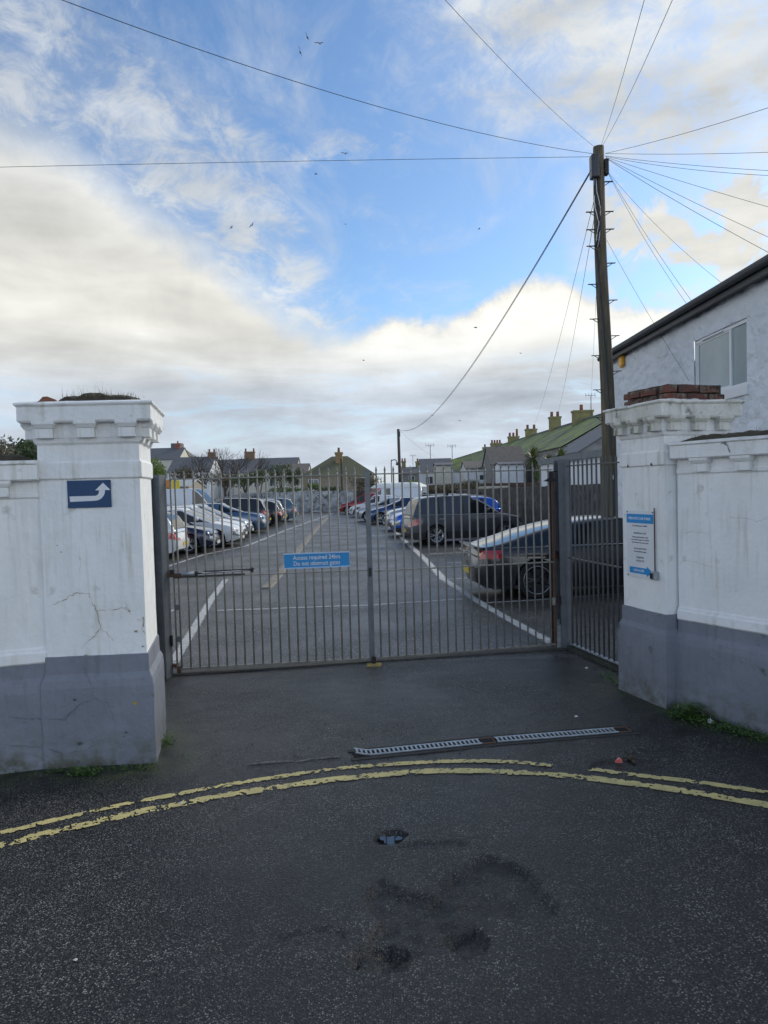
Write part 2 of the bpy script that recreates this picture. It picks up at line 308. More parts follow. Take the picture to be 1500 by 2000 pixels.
# ------------------------------------------------------------------ mesh helpers
class MB:
    def __init__(s): s.v = []; s.f = []
    def add(s, vs, fs):
        n = len(s.v); s.v += [tuple(v) for v in vs]; s.f += [tuple(n+i for i in f) for f in fs]; return s
    def box(s, c, d, rot=None):
        x, y, z = d[0]/2, d[1]/2, d[2]/2; c = Vector(c)
        vs = [Vector((a*x, b*y, e*z)) for e in (-1, 1) for b in (-1, 1) for a in (-1, 1)]
        if rot is not None: vs = [rot @ v for v in vs]
        return s.add([v+c for v in vs], [(0, 2, 3, 1), (4, 5, 7, 6), (0, 1, 5, 4), (1, 3, 7, 5), (3, 2, 6, 7), (2, 0, 4, 6)])
    def b2(s, a, b): return s.box([(a[i]+b[i])/2 for i in range(3)], [abs(b[i]-a[i]) for i in range(3)])
    def tube(s, pts, rad, n=8, cap=True):
        pts = [Vector(p) for p in pts]; rr = rad if isinstance(rad, (list, tuple)) else [rad]*len(pts)
        vs = []; a = None
        for i, p in enumerate(pts):
            t = (pts[min(i+1, len(pts)-1)]-pts[max(i-1, 0)]).normalized()
            if a is None: a = t.orthogonal().normalized()
            else: a = (a - t*a.dot(t)).normalized()
            b = t.cross(a)
            vs += [p + (a*math.cos(2*PI*k/n)+b*math.sin(2*PI*k/n))*rr[i] for k in range(n)]
        fs = [(i*n+k, i*n+(k+1) % n, (i+1)*n+(k+1) % n, (i+1)*n+k) for i in range(len(pts)-1) for k in range(n)]
        if cap: fs += [tuple(range(n-1, -1, -1)), tuple((len(pts)-1)*n+k for k in range(n))]
        return s.add(vs, fs)
    def rings(s, lv, w, d):          # stack of rectangular rings: lv = [(overhang, z)], footprint w x d from the origin
        vs = []
        for o, z in lv: vs += [(-o, -o, z), (w+o, -o, z), (w+o, d+o, z), (-o, d+o, z)]
        k = len(lv)
        fs = [(i*4+j, i*4+(j+1) % 4, i*4+4+(j+1) % 4, i*4+4+j) for i in range(k-1) for j in range(4)]
        fs += [(3, 2, 1, 0), (k*4-4, k*4-3, k*4-2, k*4-1)]
        return s.add(vs, fs)
    def prism(s, poly, axis, a, b):   # polygon of 2D points extruded along axis ('x','y','z') from a to b
        def q(p, t):
            return {'x': (t, p[0], p[1]), 'y': (p[0], t, p[1]), 'z': (p[0], p[1], t)}[axis]
        n = len(poly)
        return s.add([q(p, a) for p in poly]+[q(p, b) for p in poly], [tuple(range(n)), tuple(range(2*n-1, n-1, -1))]+[(i, i+n, (i+1) % n+n, (i+1) % n) for i in range(n)])
    def mesh(s, name, mt, smooth=False, fix=True):
        me = bpy.data.meshes.new(name); me.from_pydata(s.v, [], s.f)
        if fix:
            bm = bmesh.new(); bm.from_mesh(me); bmesh.ops.recalc_face_normals(bm, faces=bm.faces); bm.to_mesh(me); bm.free()
        me.materials.append(mt)
        if smooth:
            for p in me.polygons: p.use_smooth = True
        return me
    def build(s, name, mt, parent=None, smooth=False, bevel=0, fix=True, loc=None, sub=0, jit=0, kind=None):
        me = s.mesh(name, mt, smooth, fix)
        if sub or jit:
            bm = bmesh.new(); bm.from_mesh(me)
            for _ in range(8):
                ed = [e for e in bm.edges if e.calc_length() > sub*1.6]
                if not ed: break
                bmesh.ops.subdivide_edges(bm, edges=ed, cuts=1, use_grid_fill=True)
            for v in bm.verts:
                nz = noise.noise_vector(v.co*5.3)*.6 + noise.noise_vector(v.co*17)*.4
                v.co += nz*jit
            bm.to_mesh(me); bm.free()
        o = bpy.data.objects.new(name, me); C.objects.link(o)
        if parent: o.parent = parent
        if loc is not None: o.location = loc
        if bevel:
            bv = o.modifiers.new('bevel', 'BEVEL'); bv.width = bevel; bv.segments = 2; bv.limit_method = 'ANGLE'
        if kind: o['kind'] = kind
        return o
def thing(name, label, cat, loc=(0, 0, 0), rz=0.0, group=None):
    o = bpy.data.objects.new(name, None); C.objects.link(o); o.location = loc; o.rotation_euler = (0, 0, rz); o.empty_display_size = .2
    o['label'] = label; o['category'] = cat
    if group: o['group'] = group
    return o
def tag(o, label, cat, group=None, kind=None):
    o['label'] = label; o['category'] = cat
    if group: o['group'] = group
    if kind: o['kind'] = kind
    return o
def struct(o): o['kind'] = 'structure'; return o
def inst(me, name, parent=None, loc=(0, 0, 0), rot=None):
    o = bpy.data.objects.new(name, me); C.objects.link(o); o.location = loc
    if rot: o.rotation_euler = rot
    if parent: o.parent = parent
    return o
def copy_tree(o, parent=None):
    c = o.copy(); C.objects.link(c); c.parent = parent
    for ch in list(o.children): copy_tree(ch, c)
    return c
def text(s, size, name, mt, parent, loc, rot, align='CENTER', sx=1.0, bold=0.0):
    cu = bpy.data.curves.new(name, 'FONT'); cu.body = s; cu.size = size; cu.align_x = align; cu.align_y = 'CENTER'; cu.extrude = .0006; cu.offset = bold; cu.resolution_u = 3
    tmp = bpy.data.objects.new(name, cu); me = bpy.data.meshes.new_from_object(tmp); bpy.data.objects.remove(tmp); me.materials.clear(); me.materials.append(mt)
    o = bpy.data.objects.new(name, me); C.objects.link(o); o.parent = parent; o.location = loc; o.rotation_euler = rot; o.scale = (sx, 1, 1); return o
def catmull(pts, n):
    out = []
    for i in range(len(pts)-1):
        p0 = Vector(pts[max(i-1, 0)]); p1 = Vector(pts[i]); p2 = Vector(pts[i+1]); p3 = Vector(pts[min(i+2, len(pts)-1)])
        for k in range(n):
            t = k/n; out.append(.5*((2*p1)+(p2-p0)*t+(2*p0-5*p1+4*p2-p3)*t*t+(3*p1-p0-3*p2+p3)*t**3))
    out.append(Vector(pts[-1])); return out

# ------------------------------------------------------------------ ground, road, car park
g = MB(); g.add([(-900, -400, -.2), (900, -400, -.2), (900, 1800, -.2), (-900, 1800, -.2)], [(0, 1, 2, 3)])
struct(g.build('ground', M['ground'], fix=False))
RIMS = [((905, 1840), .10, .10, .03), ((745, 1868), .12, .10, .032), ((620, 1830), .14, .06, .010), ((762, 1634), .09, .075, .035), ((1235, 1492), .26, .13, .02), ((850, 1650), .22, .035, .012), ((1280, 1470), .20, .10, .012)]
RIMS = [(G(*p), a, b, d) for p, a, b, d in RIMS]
POLY = [G(*p).xy for p in ((716, 1748), (738, 1722), (795, 1736), (850, 1748), (884, 1702), (945, 1668), (1012, 1690), (1062, 1728), (1092, 1782), (1050, 1802), (980, 1784), (928, 1802), (934, 1852), (880, 1850), (800, 1868), (770, 1896), (725, 1886), (711, 1850), (734, 1800))]
def sdist(p):
    ins = False; dm = 9; n_ = len(POLY)
    for i in range(n_):
        a, b = POLY[i], POLY[(i+1) % n_]; ab = b-a; ap = p-a; t = max(0, min(1, ap.dot(ab)/ab.dot(ab))); dm = min(dm, (ap-ab*t).length)
        if (a.y > p.y) != (b.y > p.y) and p.x < (b.x-a.x)*(p.y-a.y)/(b.y-a.y)+a.x: ins = not ins
    return -dm if ins else dm
STEP = .024
X0, X1, Y0, Y1 = -4.8, 4.8, 1.6, 8.2
nx, ny = int((X1-X0)/STEP), int((Y1-Y0)/STEP)
vs, darken, moss = [], [], []
EDGE_L = [G(85, 1503), G(300, 1493), G(320, 1430)]
EDGE_R = [G(1215, 1345), G(1310, 1385), G(1500, 1434)]
def segd(p, a, b):
    ab = (b-a).xy; ap = (p-a).xy; t = max(0, min(1, ap.dot(ab)/ab.dot(ab))); return (ap-ab*t).length
for j in range(ny+1):
    for i in range(nx+1):
        x = X0+(X1-X0)*i/nx; y = Y0+(Y1-Y0)*j/ny; p = Vector((x, y, 0)); z = .004*noise.noise(p*1.7)+.003*noise.noise(p*6)
        wv = 0
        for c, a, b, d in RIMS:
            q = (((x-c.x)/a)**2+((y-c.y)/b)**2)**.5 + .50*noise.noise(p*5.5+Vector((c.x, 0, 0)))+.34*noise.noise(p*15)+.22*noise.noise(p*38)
            k = max(0, min(1, (1.0-q)/.16)); k = k*k*(3-2*k); z -= d*k*(.55+.45*min(1, max(0, (q-.35)/.4))); wv = max(wv, k*(.42+.58*max(0, 1-abs(q-.82)/.22))*min(1, .55+d*15))  # pothole floors sink and turn darker and smoother, most towards their rims
        if -.6 < x < 1.3 and 2.6 < y < 4.4:
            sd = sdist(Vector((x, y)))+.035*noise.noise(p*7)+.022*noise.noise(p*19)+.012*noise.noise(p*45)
            k = max(0, min(1, -sd/.03)); z -= .028*k*(1+.7*noise.noise(p*12)); bd = max(0, 1-abs(sd+.022)/.045); wv = max(wv, k*(.62+.75*noise.noise(p*6)+.4*noise.noise(p*21)), bd*(.35+1.1*noise.noise(p*2.3)))  # broken patch: lowered floor in a darker tone, with a dark edge band
        gut = abs(y-(5.32+.17*x)); gk = max(0, 1-gut/.34)*(1 if -1.4 < x < 2.6 else 0)
        wv = max(wv, 1.0*gk*(.62+.9*noise.noise(p*5)))  # wet gutter along the drain
        wv = max(wv, .55*max(0, noise.noise(Vector((x*.8, y*1.5, 5)))-.15)*2)
        md = min(segd(p, EDGE_L[0], EDGE_L[1]), segd(p, EDGE_L[1], EDGE_L[2]), segd(p, EDGE_R[0], EDGE_R[1]), segd(p, EDGE_R[1], EDGE_R[2]), segd(p, EDGE_L[0], EDGE_L[0]+Vector((-3, -.7, 0))))
        mo = max(0, 1-md/.42); wv = max(wv, .75*max(0, 1-md/.28))
        edge = min(i, nx-i, j, ny-j)
        if edge < 3: z *= edge/3
        vs.append((x, y, z)); darken.append(max(0, min(1, wv))); moss.append(mo)
me = bpy.data.meshes.new('road'); me.from_pydata(vs, [], [(j*(nx+1)+i, j*(nx+1)+i+1, (j+1)*(nx+1)+i+1, (j+1)*(nx+1)+i) for j in range(ny) for i in range(nx)])
for nm, dat in (('darken', darken), ('moss', moss)):
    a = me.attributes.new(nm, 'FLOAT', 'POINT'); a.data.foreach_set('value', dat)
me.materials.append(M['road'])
for p in me.polygons: p.use_smooth = True
ro = bpy.data.objects.new('road', me); C.objects.link(ro); struct(ro)
g = MB()
for a, b, c, d in ((-40, -30, -4.8, 8.2), (4.8, -30, 40, 8.2), (-4.8, -30, 4.8, 1.6)):
    g.add([(a, b, 0), (c, b, 0), (c, d, 0), (a, d, 0)], [(0, 1, 2, 3)])
struct(g.build('road_surface', M['road'], fix=False))
GL, GM, GR = G(345, 1317), G(730, 1296), G(1085, 1268)
g = MB(); g.add([(-14, 8.2, 0), (7.5, 8.2, 0), (7.5, 62, 0), (-14, 62, 0)], [(0, 1, 2, 3)])
struct(g.build('car_park', M['lot'], fix=False))
gu = (GR-GL).normalized(); gn = Vector((-gu.y, gu.x, 0))
g = MB(); a = GL-gu*.1; b = GR+gu*.12
g.add([a-gn*.06, b-gn*.06, b+gn*.10, a+gn*.10, a-gn*.06+Vector((0, 0, .018)), b-gn*.06+Vector((0, 0, .018)), b+gn*.10+Vector((0, 0, .018)), a+gn*.10+Vector((0, 0, .018))], [(4, 5, 6, 7), (0, 1, 5, 4), (2, 3, 7, 6)])
struct(g.build('concrete_sill', mat('concrete_sill', (.085, .08, .07), (.05, .05, .045), .85, 8, .5, 50, spots=(.05, .06, .025))))

# worn painted lines: small flakes of paint left on the asphalt
def flakes(name, pts, width, mt, q=.014, wear=.0, z=.0045, label=None, wfun=None):
    pl = [Vector(p) for p in pts]; cum = [0]
    for a, b in zip(pl, pl[1:]): cum.append(cum[-1]+(b-a).length)
    n = int(cum[-1]/q); k = max(3, int(width/q)); mb = MB(); row = []
    idx = 0
    for i in range(n+1):
        d = cum[-1]*i/n
        while idx < len(pl)-2 and cum[idx+1] < d: idx += 1
        t = (d-cum[idx])/(cum[idx+1]-cum[idx]); p = pl[idx].lerp(pl[idx+1], t); dr = (pl[idx+1]-pl[idx]).normalized(); nn = Vector((-dr.y, dr.x, 0))
        row.append([p+nn*(width*(j/k-.5)) for j in range(k+1)])
    for r in row:
        for p in r: mb.v.append((p.x, p.y, z+.004*noise.noise(Vector((p.x, p.y, 0))*1.7)))
    for i in range(n):
        for j in range(k):
            c = row[i][j]; e = abs((j+.5)/k-.5)*2
            v = noise.noise(c*9)*.5+noise.noise(c*27)*.6+noise.noise(c*70)*.35
            th = .62-wear-(wfun(i/n) if wfun else 0)-.55*e**4
            if v < th: mb.f.append((i*(k+1)+j, i*(k+1)+j+1, (i+1)*(k+1)+j+1, (i+1)*(k+1)+j))
    o = mb.build(name, mt, fix=False); o['kind'] = 'structure'; return o
low = [(-60, 1668), (0, 1652), (150, 1615), (300, 1581), (450, 1553), (600, 1530), (750, 1513), (850, 1506), (950, 1507), (1050, 1512), (1150, 1521), (1200, 1527), (1300, 1540), (1400, 1556), (1500, 1574), (1560, 1586)]
upa = [(-60, 1642), (0, 1628), (150, 1592), (300, 1561), (450, 1533), (600, 1510), (700, 1498), (800, 1491), (900, 1487), (1000, 1489), (1080, 1496)]
upb = [(1150, 1503), (1200, 1510), (1260, 1517), (1350, 1526), (1450, 1541), (1560, 1560)]
flakes('yellow_line', catmull([G(*p) for p in low], 6), .094, M['yellowline'], .0105, .27, wfun=lambda t: .16*math.exp(-((t-.70)/.05)**2)+.10*(t < .42))
flakes('yellow_line', catmull([G(*p) for p in upa], 6), .066, M['yellowline'], .0105, .30, wfun=lambda t: .14*math.exp(-((t-.62)/.07)**2)+.10*(t < .45)+.3*max(0, t-.93)*10)
flakes('yellow_line', catmull([G(*p) for p in upb], 6), .068, M['yellowline'], .0105, .30, wfun=lambda t: .22*max(0, 1-t*3))
def line(pp, wd, q=.04, wear=.15, wf=None): flakes('white_line', [G(*p) for p in pp], wd, M['whiteline'], q, wear, z=.0045, wfun=wf)
line([(332, 1306), (352, 1272), (385, 1218), (412, 1172), (441, 1132)], .13, .02, .05)
line([(420, 1193), (720, 1182), (905, 1170)], .085, .02, -.1)
line([(945, 1178), (1080, 1170), (1212, 1160)], .07, .02, -.1)
line([(1080, 1256), (1027, 1228), (950, 1185), (867, 1132)], .15, .025, .12)
line([(867, 1132), (830, 1092), (788, 1054), (752, 1017)], .17, .04, .1)
line([(326, 1197), (345, 1190)], .07, .02, .1)
line([(322, 1108), (400, 1083), (480, 1067)], .11, .04, .1)
line([(480, 1067), (560, 1035), (650, 1003)], .14, .05, .1)
line([(868, 1100), (960, 1096)], .08, .03, .15)
line([(870, 1132), (925, 1128)], .08, .03, .15)
line([(840, 1082), (920, 1079), (1000, 1075)], .1, .04, .15)
# low pale kerb strip down the middle of the car park, with a darker seam beside it
kp = [G(518, 1150), G(530, 1140), G(560, 1103), G(590, 1066), G(620, 1030), G(640, 1010)]
kb = MB(); 
for a, b in zip(kp, kp[1:]):
    dr = (b-a).normalized(); nn = Vector((dr.y, -dr.x, 0)); 
    kb.add([a-nn*.11, a+nn*.11, b+nn*.11, b-nn*.11]+[p+Vector((0, 0, .03)) for p in (a-nn*.09, a+nn*.09, b+nn*.09, b-nn*.09)], [(4, 5, 6, 7), (0, 1, 5, 4), (1, 2, 6, 5), (2, 3, 7, 6), (3, 0, 4, 7)])
struct(kb.build('kerb_strip', mat('pale_kerb', (.26, .235, .19), (.17, .155, .13), .8, 3, .4, 30)))

# puddle in the small pothole
c = G(762, 1636); pts = []
for k in range(22):
    a = 2*PI*k/22; rr = .055*(1+.35*math.sin(3*a)+.15*math.sin(5*a+1)); pts.append((c.x+rr*1.05*math.cos(a), c.y+rr*.9*math.sin(a), -.012))
g = MB(); g.add(pts, [tuple(range(22))]); struct(g.build('puddle', mat('puddle_water', (.03, .035, .04), None, .02, spec=1.0), fix=False))

# ------------------------------------------------------------------ gate pillars
LV_PL = [(.045, -.05), (.045, .60), (.038, .655), (.014, .70), (.012, .835)]
LV_SH = [(0, .80), (0, 2.165), (.016, 2.175), (.016, 2.29), (.004, 2.305), (.002, 2.425), (.018, 2.44), (.026, 2.47), (.03, 2.478), (.03, 2.60)]
LV_CAP = [(.095, 2.585), (.108, 2.60), (.108, 2.70), (.125, 2.715), (.125, 2.728), (.085, 2.742)]
def bracket(mb, c, u, n, wd=.155):
    # corbel: c = point at the top centre on the wall face, u = along the face, n = outwards
    c, u, n = Vector(c), Vector(u), Vector(n); zt = Vector((0, 0, 1))
    def blk(w0, w1, d0, d1, z0, z1):
        vs = []
        for ww, dd, z in ((w0, d0, z0), (w1, d1, z1)):
            vs += [c-u*ww/2+zt*z, c+u*ww/2+zt*z, c+u*ww/2+n*dd+zt*z, c-u*ww/2+n*dd+zt*z]
        mb.add(vs, [(3, 2, 1, 0), (4, 5, 6, 7), (0, 1, 5, 4), (1, 2, 6, 5), (2, 3, 7, 6), (3, 0, 4, 7)])
    blk(wd*.80, wd*.80, .055, .055, -.125, -.055)
    blk(wd*.84, wd*1.02, .060, .080, -.055, -.028)
    blk(wd*1.02, wd*1.02, .082, .082, -.028, -.001)
def pillar(name, label, loc, rz, w, d, capm):
    t = thing(name, label, 'pillar', loc, rz)
    MB().rings(LV_PL, w, d).build('plinth', M['grey'], t, sub=.07, jit=.006, bevel=.006)
    MB().rings(LV_SH, w, d).build('shaft', M['white'], t, sub=.08, jit=.0035, bevel=.005)
    MB().rings(LV_CAP, w, d).build('cap', capm, t, sub=.05, jit=.004 if capm is M['white'] else .014, bevel=.004)
    proto = None
    nb = 3
    for side in range(4):
        for k in range(nb):
            f = (k+.5)/nb if False else .10+k*(.80/(nb-1))
            mb = MB()
            if side == 0: bracket(mb, (0, 0, 0), (1, 0, 0), (0, -1, 0)); l = (f*w, -.03, 2.598)
            elif side == 1: bracket(mb, (0, 0, 0), (0, 1, 0), (1, 0, 0)); l = (w+.03, f*d, 2.598)
            elif side == 2: bracket(mb, (0, 0, 0), (0, 1, 0), (-1, 0, 0)); l = (-.03, f*d, 2.598)
            else: bracket(mb, (0, 0, 0), (1, 0, 0), (0, 1, 0)); l = (f*w, d+.03, 2.598)
            mb.build('bracket', M['white'] if capm is M['white'] else M['whitedirty'], t, loc=l, bevel=.003)
    return t
LA = R(4.0); LPo = Vector((-2.572, 5.31, 0)); PW, PD = .742, .70
lp = pillar('gate_pillar', 'white pillar with grey base and grass on its cap, left of the gate', LPo, LA, PW, PD, M['white'])
RA = R(17.5); RPo = Vector((2.49, 6.30, 0)); RW_, RD_ = .66, .60
rp = pillar('gate_pillar', 'white pillar topped by red bricks, right of the gate', RPo, RA, RW_, RD_, M['whitedirty'])

for ch in list(lp.children):     # the two side faces are not square to the front
    done = set()
    if ch.data.name not in done:
        for v in ch.data.vertices: v.co.x -= .135*(v.co.y)
        done.add(ch.data.name)
    ch.location.x -= .135*ch.location.y
def local(t, p): return Matrix.Rotation(-t.rotation_euler.z, 3, 'Z') @ (Vector(p)-t.location)
def crack(t, pts, wd, mt, off, axis='front', seed=0):
    rnd = random.Random(seed); a = t.rotation_euler.z
    n = Vector((math.sin(a), -math.cos(a), 0)); p0 = t.location + n*off
    q = [local(t, HIT(x, y, p0, n)) for x, y in pts]
    out = []
    for i in range(len(q)-1):
        for k in range(6):
            p = q[i].lerp(q[i+1], k/6)
            if k or i: p += Vector((rnd.uniform(-1, 1), 0, rnd.uniform(-1, 1)))*.007
            out.append(p)
    out.append(q[-1]); mb = MB(); vs = []
    for i, p in enumerate(out):
        dr = (out[min(i+1, len(out)-1)]-out[max(i-1, 0)]).normalized(); nn = Vector((-dr.z, 0, dr.x)); ww = wd*.62*rnd.uniform(.2, 1.5)*(.25+.75*math.sin(PI*min(1, (i+.5)/len(out))))
        vs += [p-nn*ww/2+Vector((0, -.0062, 0)), p+nn*ww/2+Vector((0, -.0062, 0))]
    mb.add(vs, [(2*i, 2*i+1, 2*i+3, 2*i+2) for i in range(len(out)-1)])
    mb.build('crack', mt, t, fix=False)
CK = M['crack']; CD = M['crackdark']
crack(lp, [(98, 1184), (125, 1171), (150, 1157), (175, 1159)], .008, CK, 0, seed=1)
crack(lp, [(173, 1157), (181, 1180), (190, 1192), (197, 1226), (184, 1243), (160, 1266)], .009, CK, 0, seed=2)
crack(lp, [(190, 1192), (225, 1190), (245, 1186), (256, 1199)], .007, CK, 0, seed=3)
crack(lp, [(197, 1226), (212, 1240), (222, 1252)], .005, CK, 0, seed=4)
crack(lp, [(243, 1175), (252, 1192)], .004, CK, 0, seed=5)
crack(lp, [(268, 1210), (281, 1206), (278, 1228), (284, 1240)], .011, CK, 0, seed=15)
crack(lp, [(155, 1060), (158, 1095), (156, 1130)], .002, CK, 0, seed=16)
crack(lp, [(163, 1290), (170, 1320), (183, 1345), (182, 1362)], .004, CD, .048, seed=6)
crack(lp, [(88, 1402), (128, 1405), (148, 1380), (182, 1364)], .008, CD, .048, seed=7)
crack(lp, [(182, 1364), (212, 1372), (222, 1400), (228, 1420)], .004, CD, .048, seed=8)
crack(lp, [(92, 1462), (122, 1470)], .006, CD, .048, seed=9)
crack(lp, [(128, 1471), (165, 1465), (190, 1452)], .0035, CD, .048, seed=10)
crack(rp, [(1303, 968), (1306, 962), (1312, 958)], .004, CD, 0, seed=11)
# chips and patches in the paint
def chip(t, x, y, r, mt, off, seed):
    rnd = random.Random(seed); a = t.rotation_euler.z; n = Vector((math.sin(a), -math.cos(a), 0))
    q = local(t, HIT(x, y, t.location+n*off, n)); k = 11
    mb = MB(); mb.add([q+Vector((r*rnd.uniform(.5, 1.2)*math.cos(2*PI*i/k), -.0068, r*.7*rnd.uniform(.5, 1.2)*math.sin(2*PI*i/k))) for i in range(k)], [tuple(range(k))])
    mb.build('chip', mt, t, fix=False)
chip(lp, 265, 1372, .022, M['yellowplate'], .048, 1); chip(lp, 157, 1452, .022, CD, .048, 2); chip(lp, 247, 1430, .014, CD, .048, 3)
chip(lp, 242, 1438, .009, CD, .048, 4); chip(lp, 146, 1366, .016, CD, .048, 13); chip(lp, 266, 1233, .014, CK, 0, 5); chip(lp, 253, 1193, .012, CK, 0, 6); chip(lp, 279, 1262, .012, CK, 0, 7)
chip(lp, 120, 1078, .008, CK, 0, 8); chip(lp, 157, 1091, .005, CD, 0, 9); chip(lp, 112, 1065, .006, CK, 0, 10); chip(lp, 168, 1281, .02, CK, 0, 11)

def blades(name, cen, ex, n, hmin, hmax, mt, seed, parent=None, wd=.003, lean=.5):
    rnd = random.Random(seed); mb = MB()
    for i in range(n):
        x = cen[0]+rnd.gauss(0, ex[0]*.5); y = cen[1]+rnd.gauss(0, ex[1]*.5); h = rnd.uniform(hmin, hmax); a = rnd.uniform(0, 2*PI); l = rnd.uniform(0, lean)*h
        w_ = Vector((math.cos(a+1.5), math.sin(a+1.5), 0))*wd; b = Vector((x, y, cen[2])); mid = b+Vector((math.cos(a)*l*.35, math.sin(a)*l*.35, h*.6)); tip = b+Vector((math.cos(a)*l, math.sin(a)*l, h))
        mb.add([b-w_, b+w_, mid+w_*.7, mid-w_*.7, tip], [(0, 1, 2, 3), (3, 2, 4)])
    return mb.build(name, mt, parent, fix=False, kind='stuff')
def lump(name, label, cat, pts_top, base_z, hgt, mt, t, seed=1):
    pass
# soil slab, tile fragments and dry grass on the left pillar
def slab(x0, x1, y0, y1, z0, h, seed, mt, name, parent, n=22):
    mb = MB(); m_ = max(4, int(n*(y1-y0)/(x1-x0)))
    for j in range(m_+1):
        for i in range(n+1):
            u, v = i/n, j/m_; e = min(1, min(u, 1-u)*n/2.2)*min(1, min(v, 1-v)*m_/1.6)
            p = Vector((x0+(x1-x0)*u, y0+(y1-y0)*v, 0)); q = p+noise.noise_vector(p*16+Vector((seed, 0, 0)))*.016
            mb.v.append((q.x, q.y, z0+h*max(0, e)**.6*(.78+.55*noise.noise(p*14+Vector((0, seed, 0))))-(.01 if e == 0 else 0)))
    mb.f = [(j*(n+1)+i, j*(n+1)+i+1, (j+1)*(n+1)+i+1, (j+1)*(n+1)+i) for j in range(m_) for i in range(n)]
    return mb.build(name, mt, parent, fix=False)
so_ = slab(.18, .74, -.08, .66, 2.738, .062, 1, M['soil'], 'soil_clump', None)
so_.location = LPo; so_.rotation_euler = (0, 0, LA); tag(so_, 'dark mossy soil clump on top of the left pillar cap', 'soil')
blades('grass_tuft', (.47, .03, 2.77), (.26, .12), 340, .015, .06, M['grass'], 3, so_, wd=.0014, lean=.9)
blades('grass_tuft', (.36, .05, 2.77), (.22, .10), 16, .08, .16, M['grass'], 9, so_, wd=.0011, lean=.8)
for k, (a, b, c_, sx) in enumerate(((.02, -.03, 2.735, .16),)):
    mb = MB(); mb.prism([(-sx/2, 0), (sx/2, 0), (sx*.34, .022), (.0, .044), (-.03, .042), (-sx*.36, .012)], 'y', -.05, .06)
    o = mb.build('tile_fragment', M['terracotta'], bevel=.004); o.location = LPo+Matrix.Rotation(LA, 3, 'Z') @ Vector((a+.09, b, c_)); o.rotation_euler = (0, 0, LA+.2); tag(o, 'broken orange tile lying on the left end of the left pillar cap', 'tile')

# brick courses on the right pillar
rb = thing('brick_top', 'two loose courses of old red bricks topping the right pillar', 'bricks', RPo+Vector((0, 0, 2.735)), RA)
rnd = random.Random(5)
x0, x1, y0, y1 = .02, RW_+.00, -.02, RD_-.02
MB().b2((x0+.025, y0+.025, .0), (x1-.025, y1-.025, .148)).build('mortar', M['soil'], rb, sub=.05, jit=.012)
M['brick2'] = mat('lichened_brick', (.13, .115, .085), (.15, .055, .04), .95, 12, .9, 40, spots=(.035, .03, .028), sscale=16, slo=.5, shi=.6)
M['brick3'] = mat('dark_stained_brick', (.075, .045, .038), (.12, .045, .035), .95, 12, .9, 40, spots=(.16, .15, .12), sscale=16, slo=.58, shi=.66)
bm_ = [MB().box((0, 0, 0), (.20+.010*k, .10, .062)).build('brick', M[('brick', 'brick2', 'brick3', 'brick')[k]], rb, sub=.03, jit=.011, bevel=.005) for k in range(4)]
first = list(bm_)
def brick(x, y, z, a, long=1.0):
    if first: o = first.pop()
    else:
        o = rnd.choice(bm_).copy(); C.objects.link(o); o.parent = rb
    o.location = (x, y, z); o.rotation_euler = (rnd.uniform(-.05, .05), rnd.uniform(-.05, .05), a+rnd.uniform(-.05, .05)); o.scale = (long, 1, rnd.uniform(.93, 1.05))
for c_ in range(2):
    z = .036+.072*c_; gap = .226
    sh = (.0, .11)[c_]
    for yy, row in ((y0+.045, 0), (y1-.045, 1)):
        xs = x0
        for k in range(4):
            l = .12 if (k == 0 and c_) else .215
            if xs+l > x1+.03: l = x1-xs
            if l < .06: break
            brick(xs+l/2, yy, z, 0, l/.222); xs += l+.013
    for xx in (x0+.048, x1-.048):
        for k in range(2):
            yv = y0+.215+k*.21+sh*.25
            if yv < y1-.14: brick(xx, yv, z, PI/2, .9)
g = slab(-.09, RW_+.09, -.09, RD_+.09, 2.722, .040, 8, M['whitedirty'], 'cap_mortar', rp, 20)

# ------------------------------------------------------------------ boundary walls
def bwall(name, label, p0, dr, length, seed, front_sign, brs, dz):
    # p0: where the wall meets the pillar, dr: along the wall; front face looks towards -y of the local frame
    a = math.atan2(dr.y, dr.x); t = thing(name, label, 'wall', p0, a); s = front_sign; T = .34
    def ext(lv, nm, mt, x0=0.0, jit=.004, back=.0, sub=.10):
        mb = MB(); vs = []; pr = [(-o*s, z) for o, z in lv] + [(T*s+o*s, z) for o, z in reversed(lv)]
        mb.prism(pr, 'x', x0, length); return mb.build(nm, mt, t, sub=sub, jit=jit)
    ext([(.045, -.05), (.045, .58), (.036, .64), (.012, .685), (.010, .80)], 'plinth', M['grey'], jit=.006)
    ext([(.0, .78), (.022, .802), (.022, .87), (.006, .885), (.006, .90), (-.006, .91), (-.006, 1.94+dz), (.008, 1.955+dz), (.008, 1.98+dz), (-.002, 1.99+dz), (-.002, 2.09+dz)], 'panel', M['white'])
    ext([(o_, z_+dz) for o_, z_ in ((.075, 2.075), (.09, 2.085), (.09, 2.19), (.11, 2.20), (.11, 2.222), (.02, 2.228))], 'coping', M['white'], jit=.004, sub=.08)
    for k in range(brs):
        mb = MB(); bracket(mb, (0, 0, 0), (1, 0, 0), (0, -s, 0), .17); mb.build('bracket', M['white'], t, loc=(.27+k*.385, .002*s, 2.084+dz), bevel=.003)
    return t
RWd = (G(1500, 1434)-G(1325, 1381)); RWd.z = 0; RWd.normalize()
rw0 = G(1325, 1383)+RWd*-.02
ang = math.atan2(RWd.y, RWd.x)
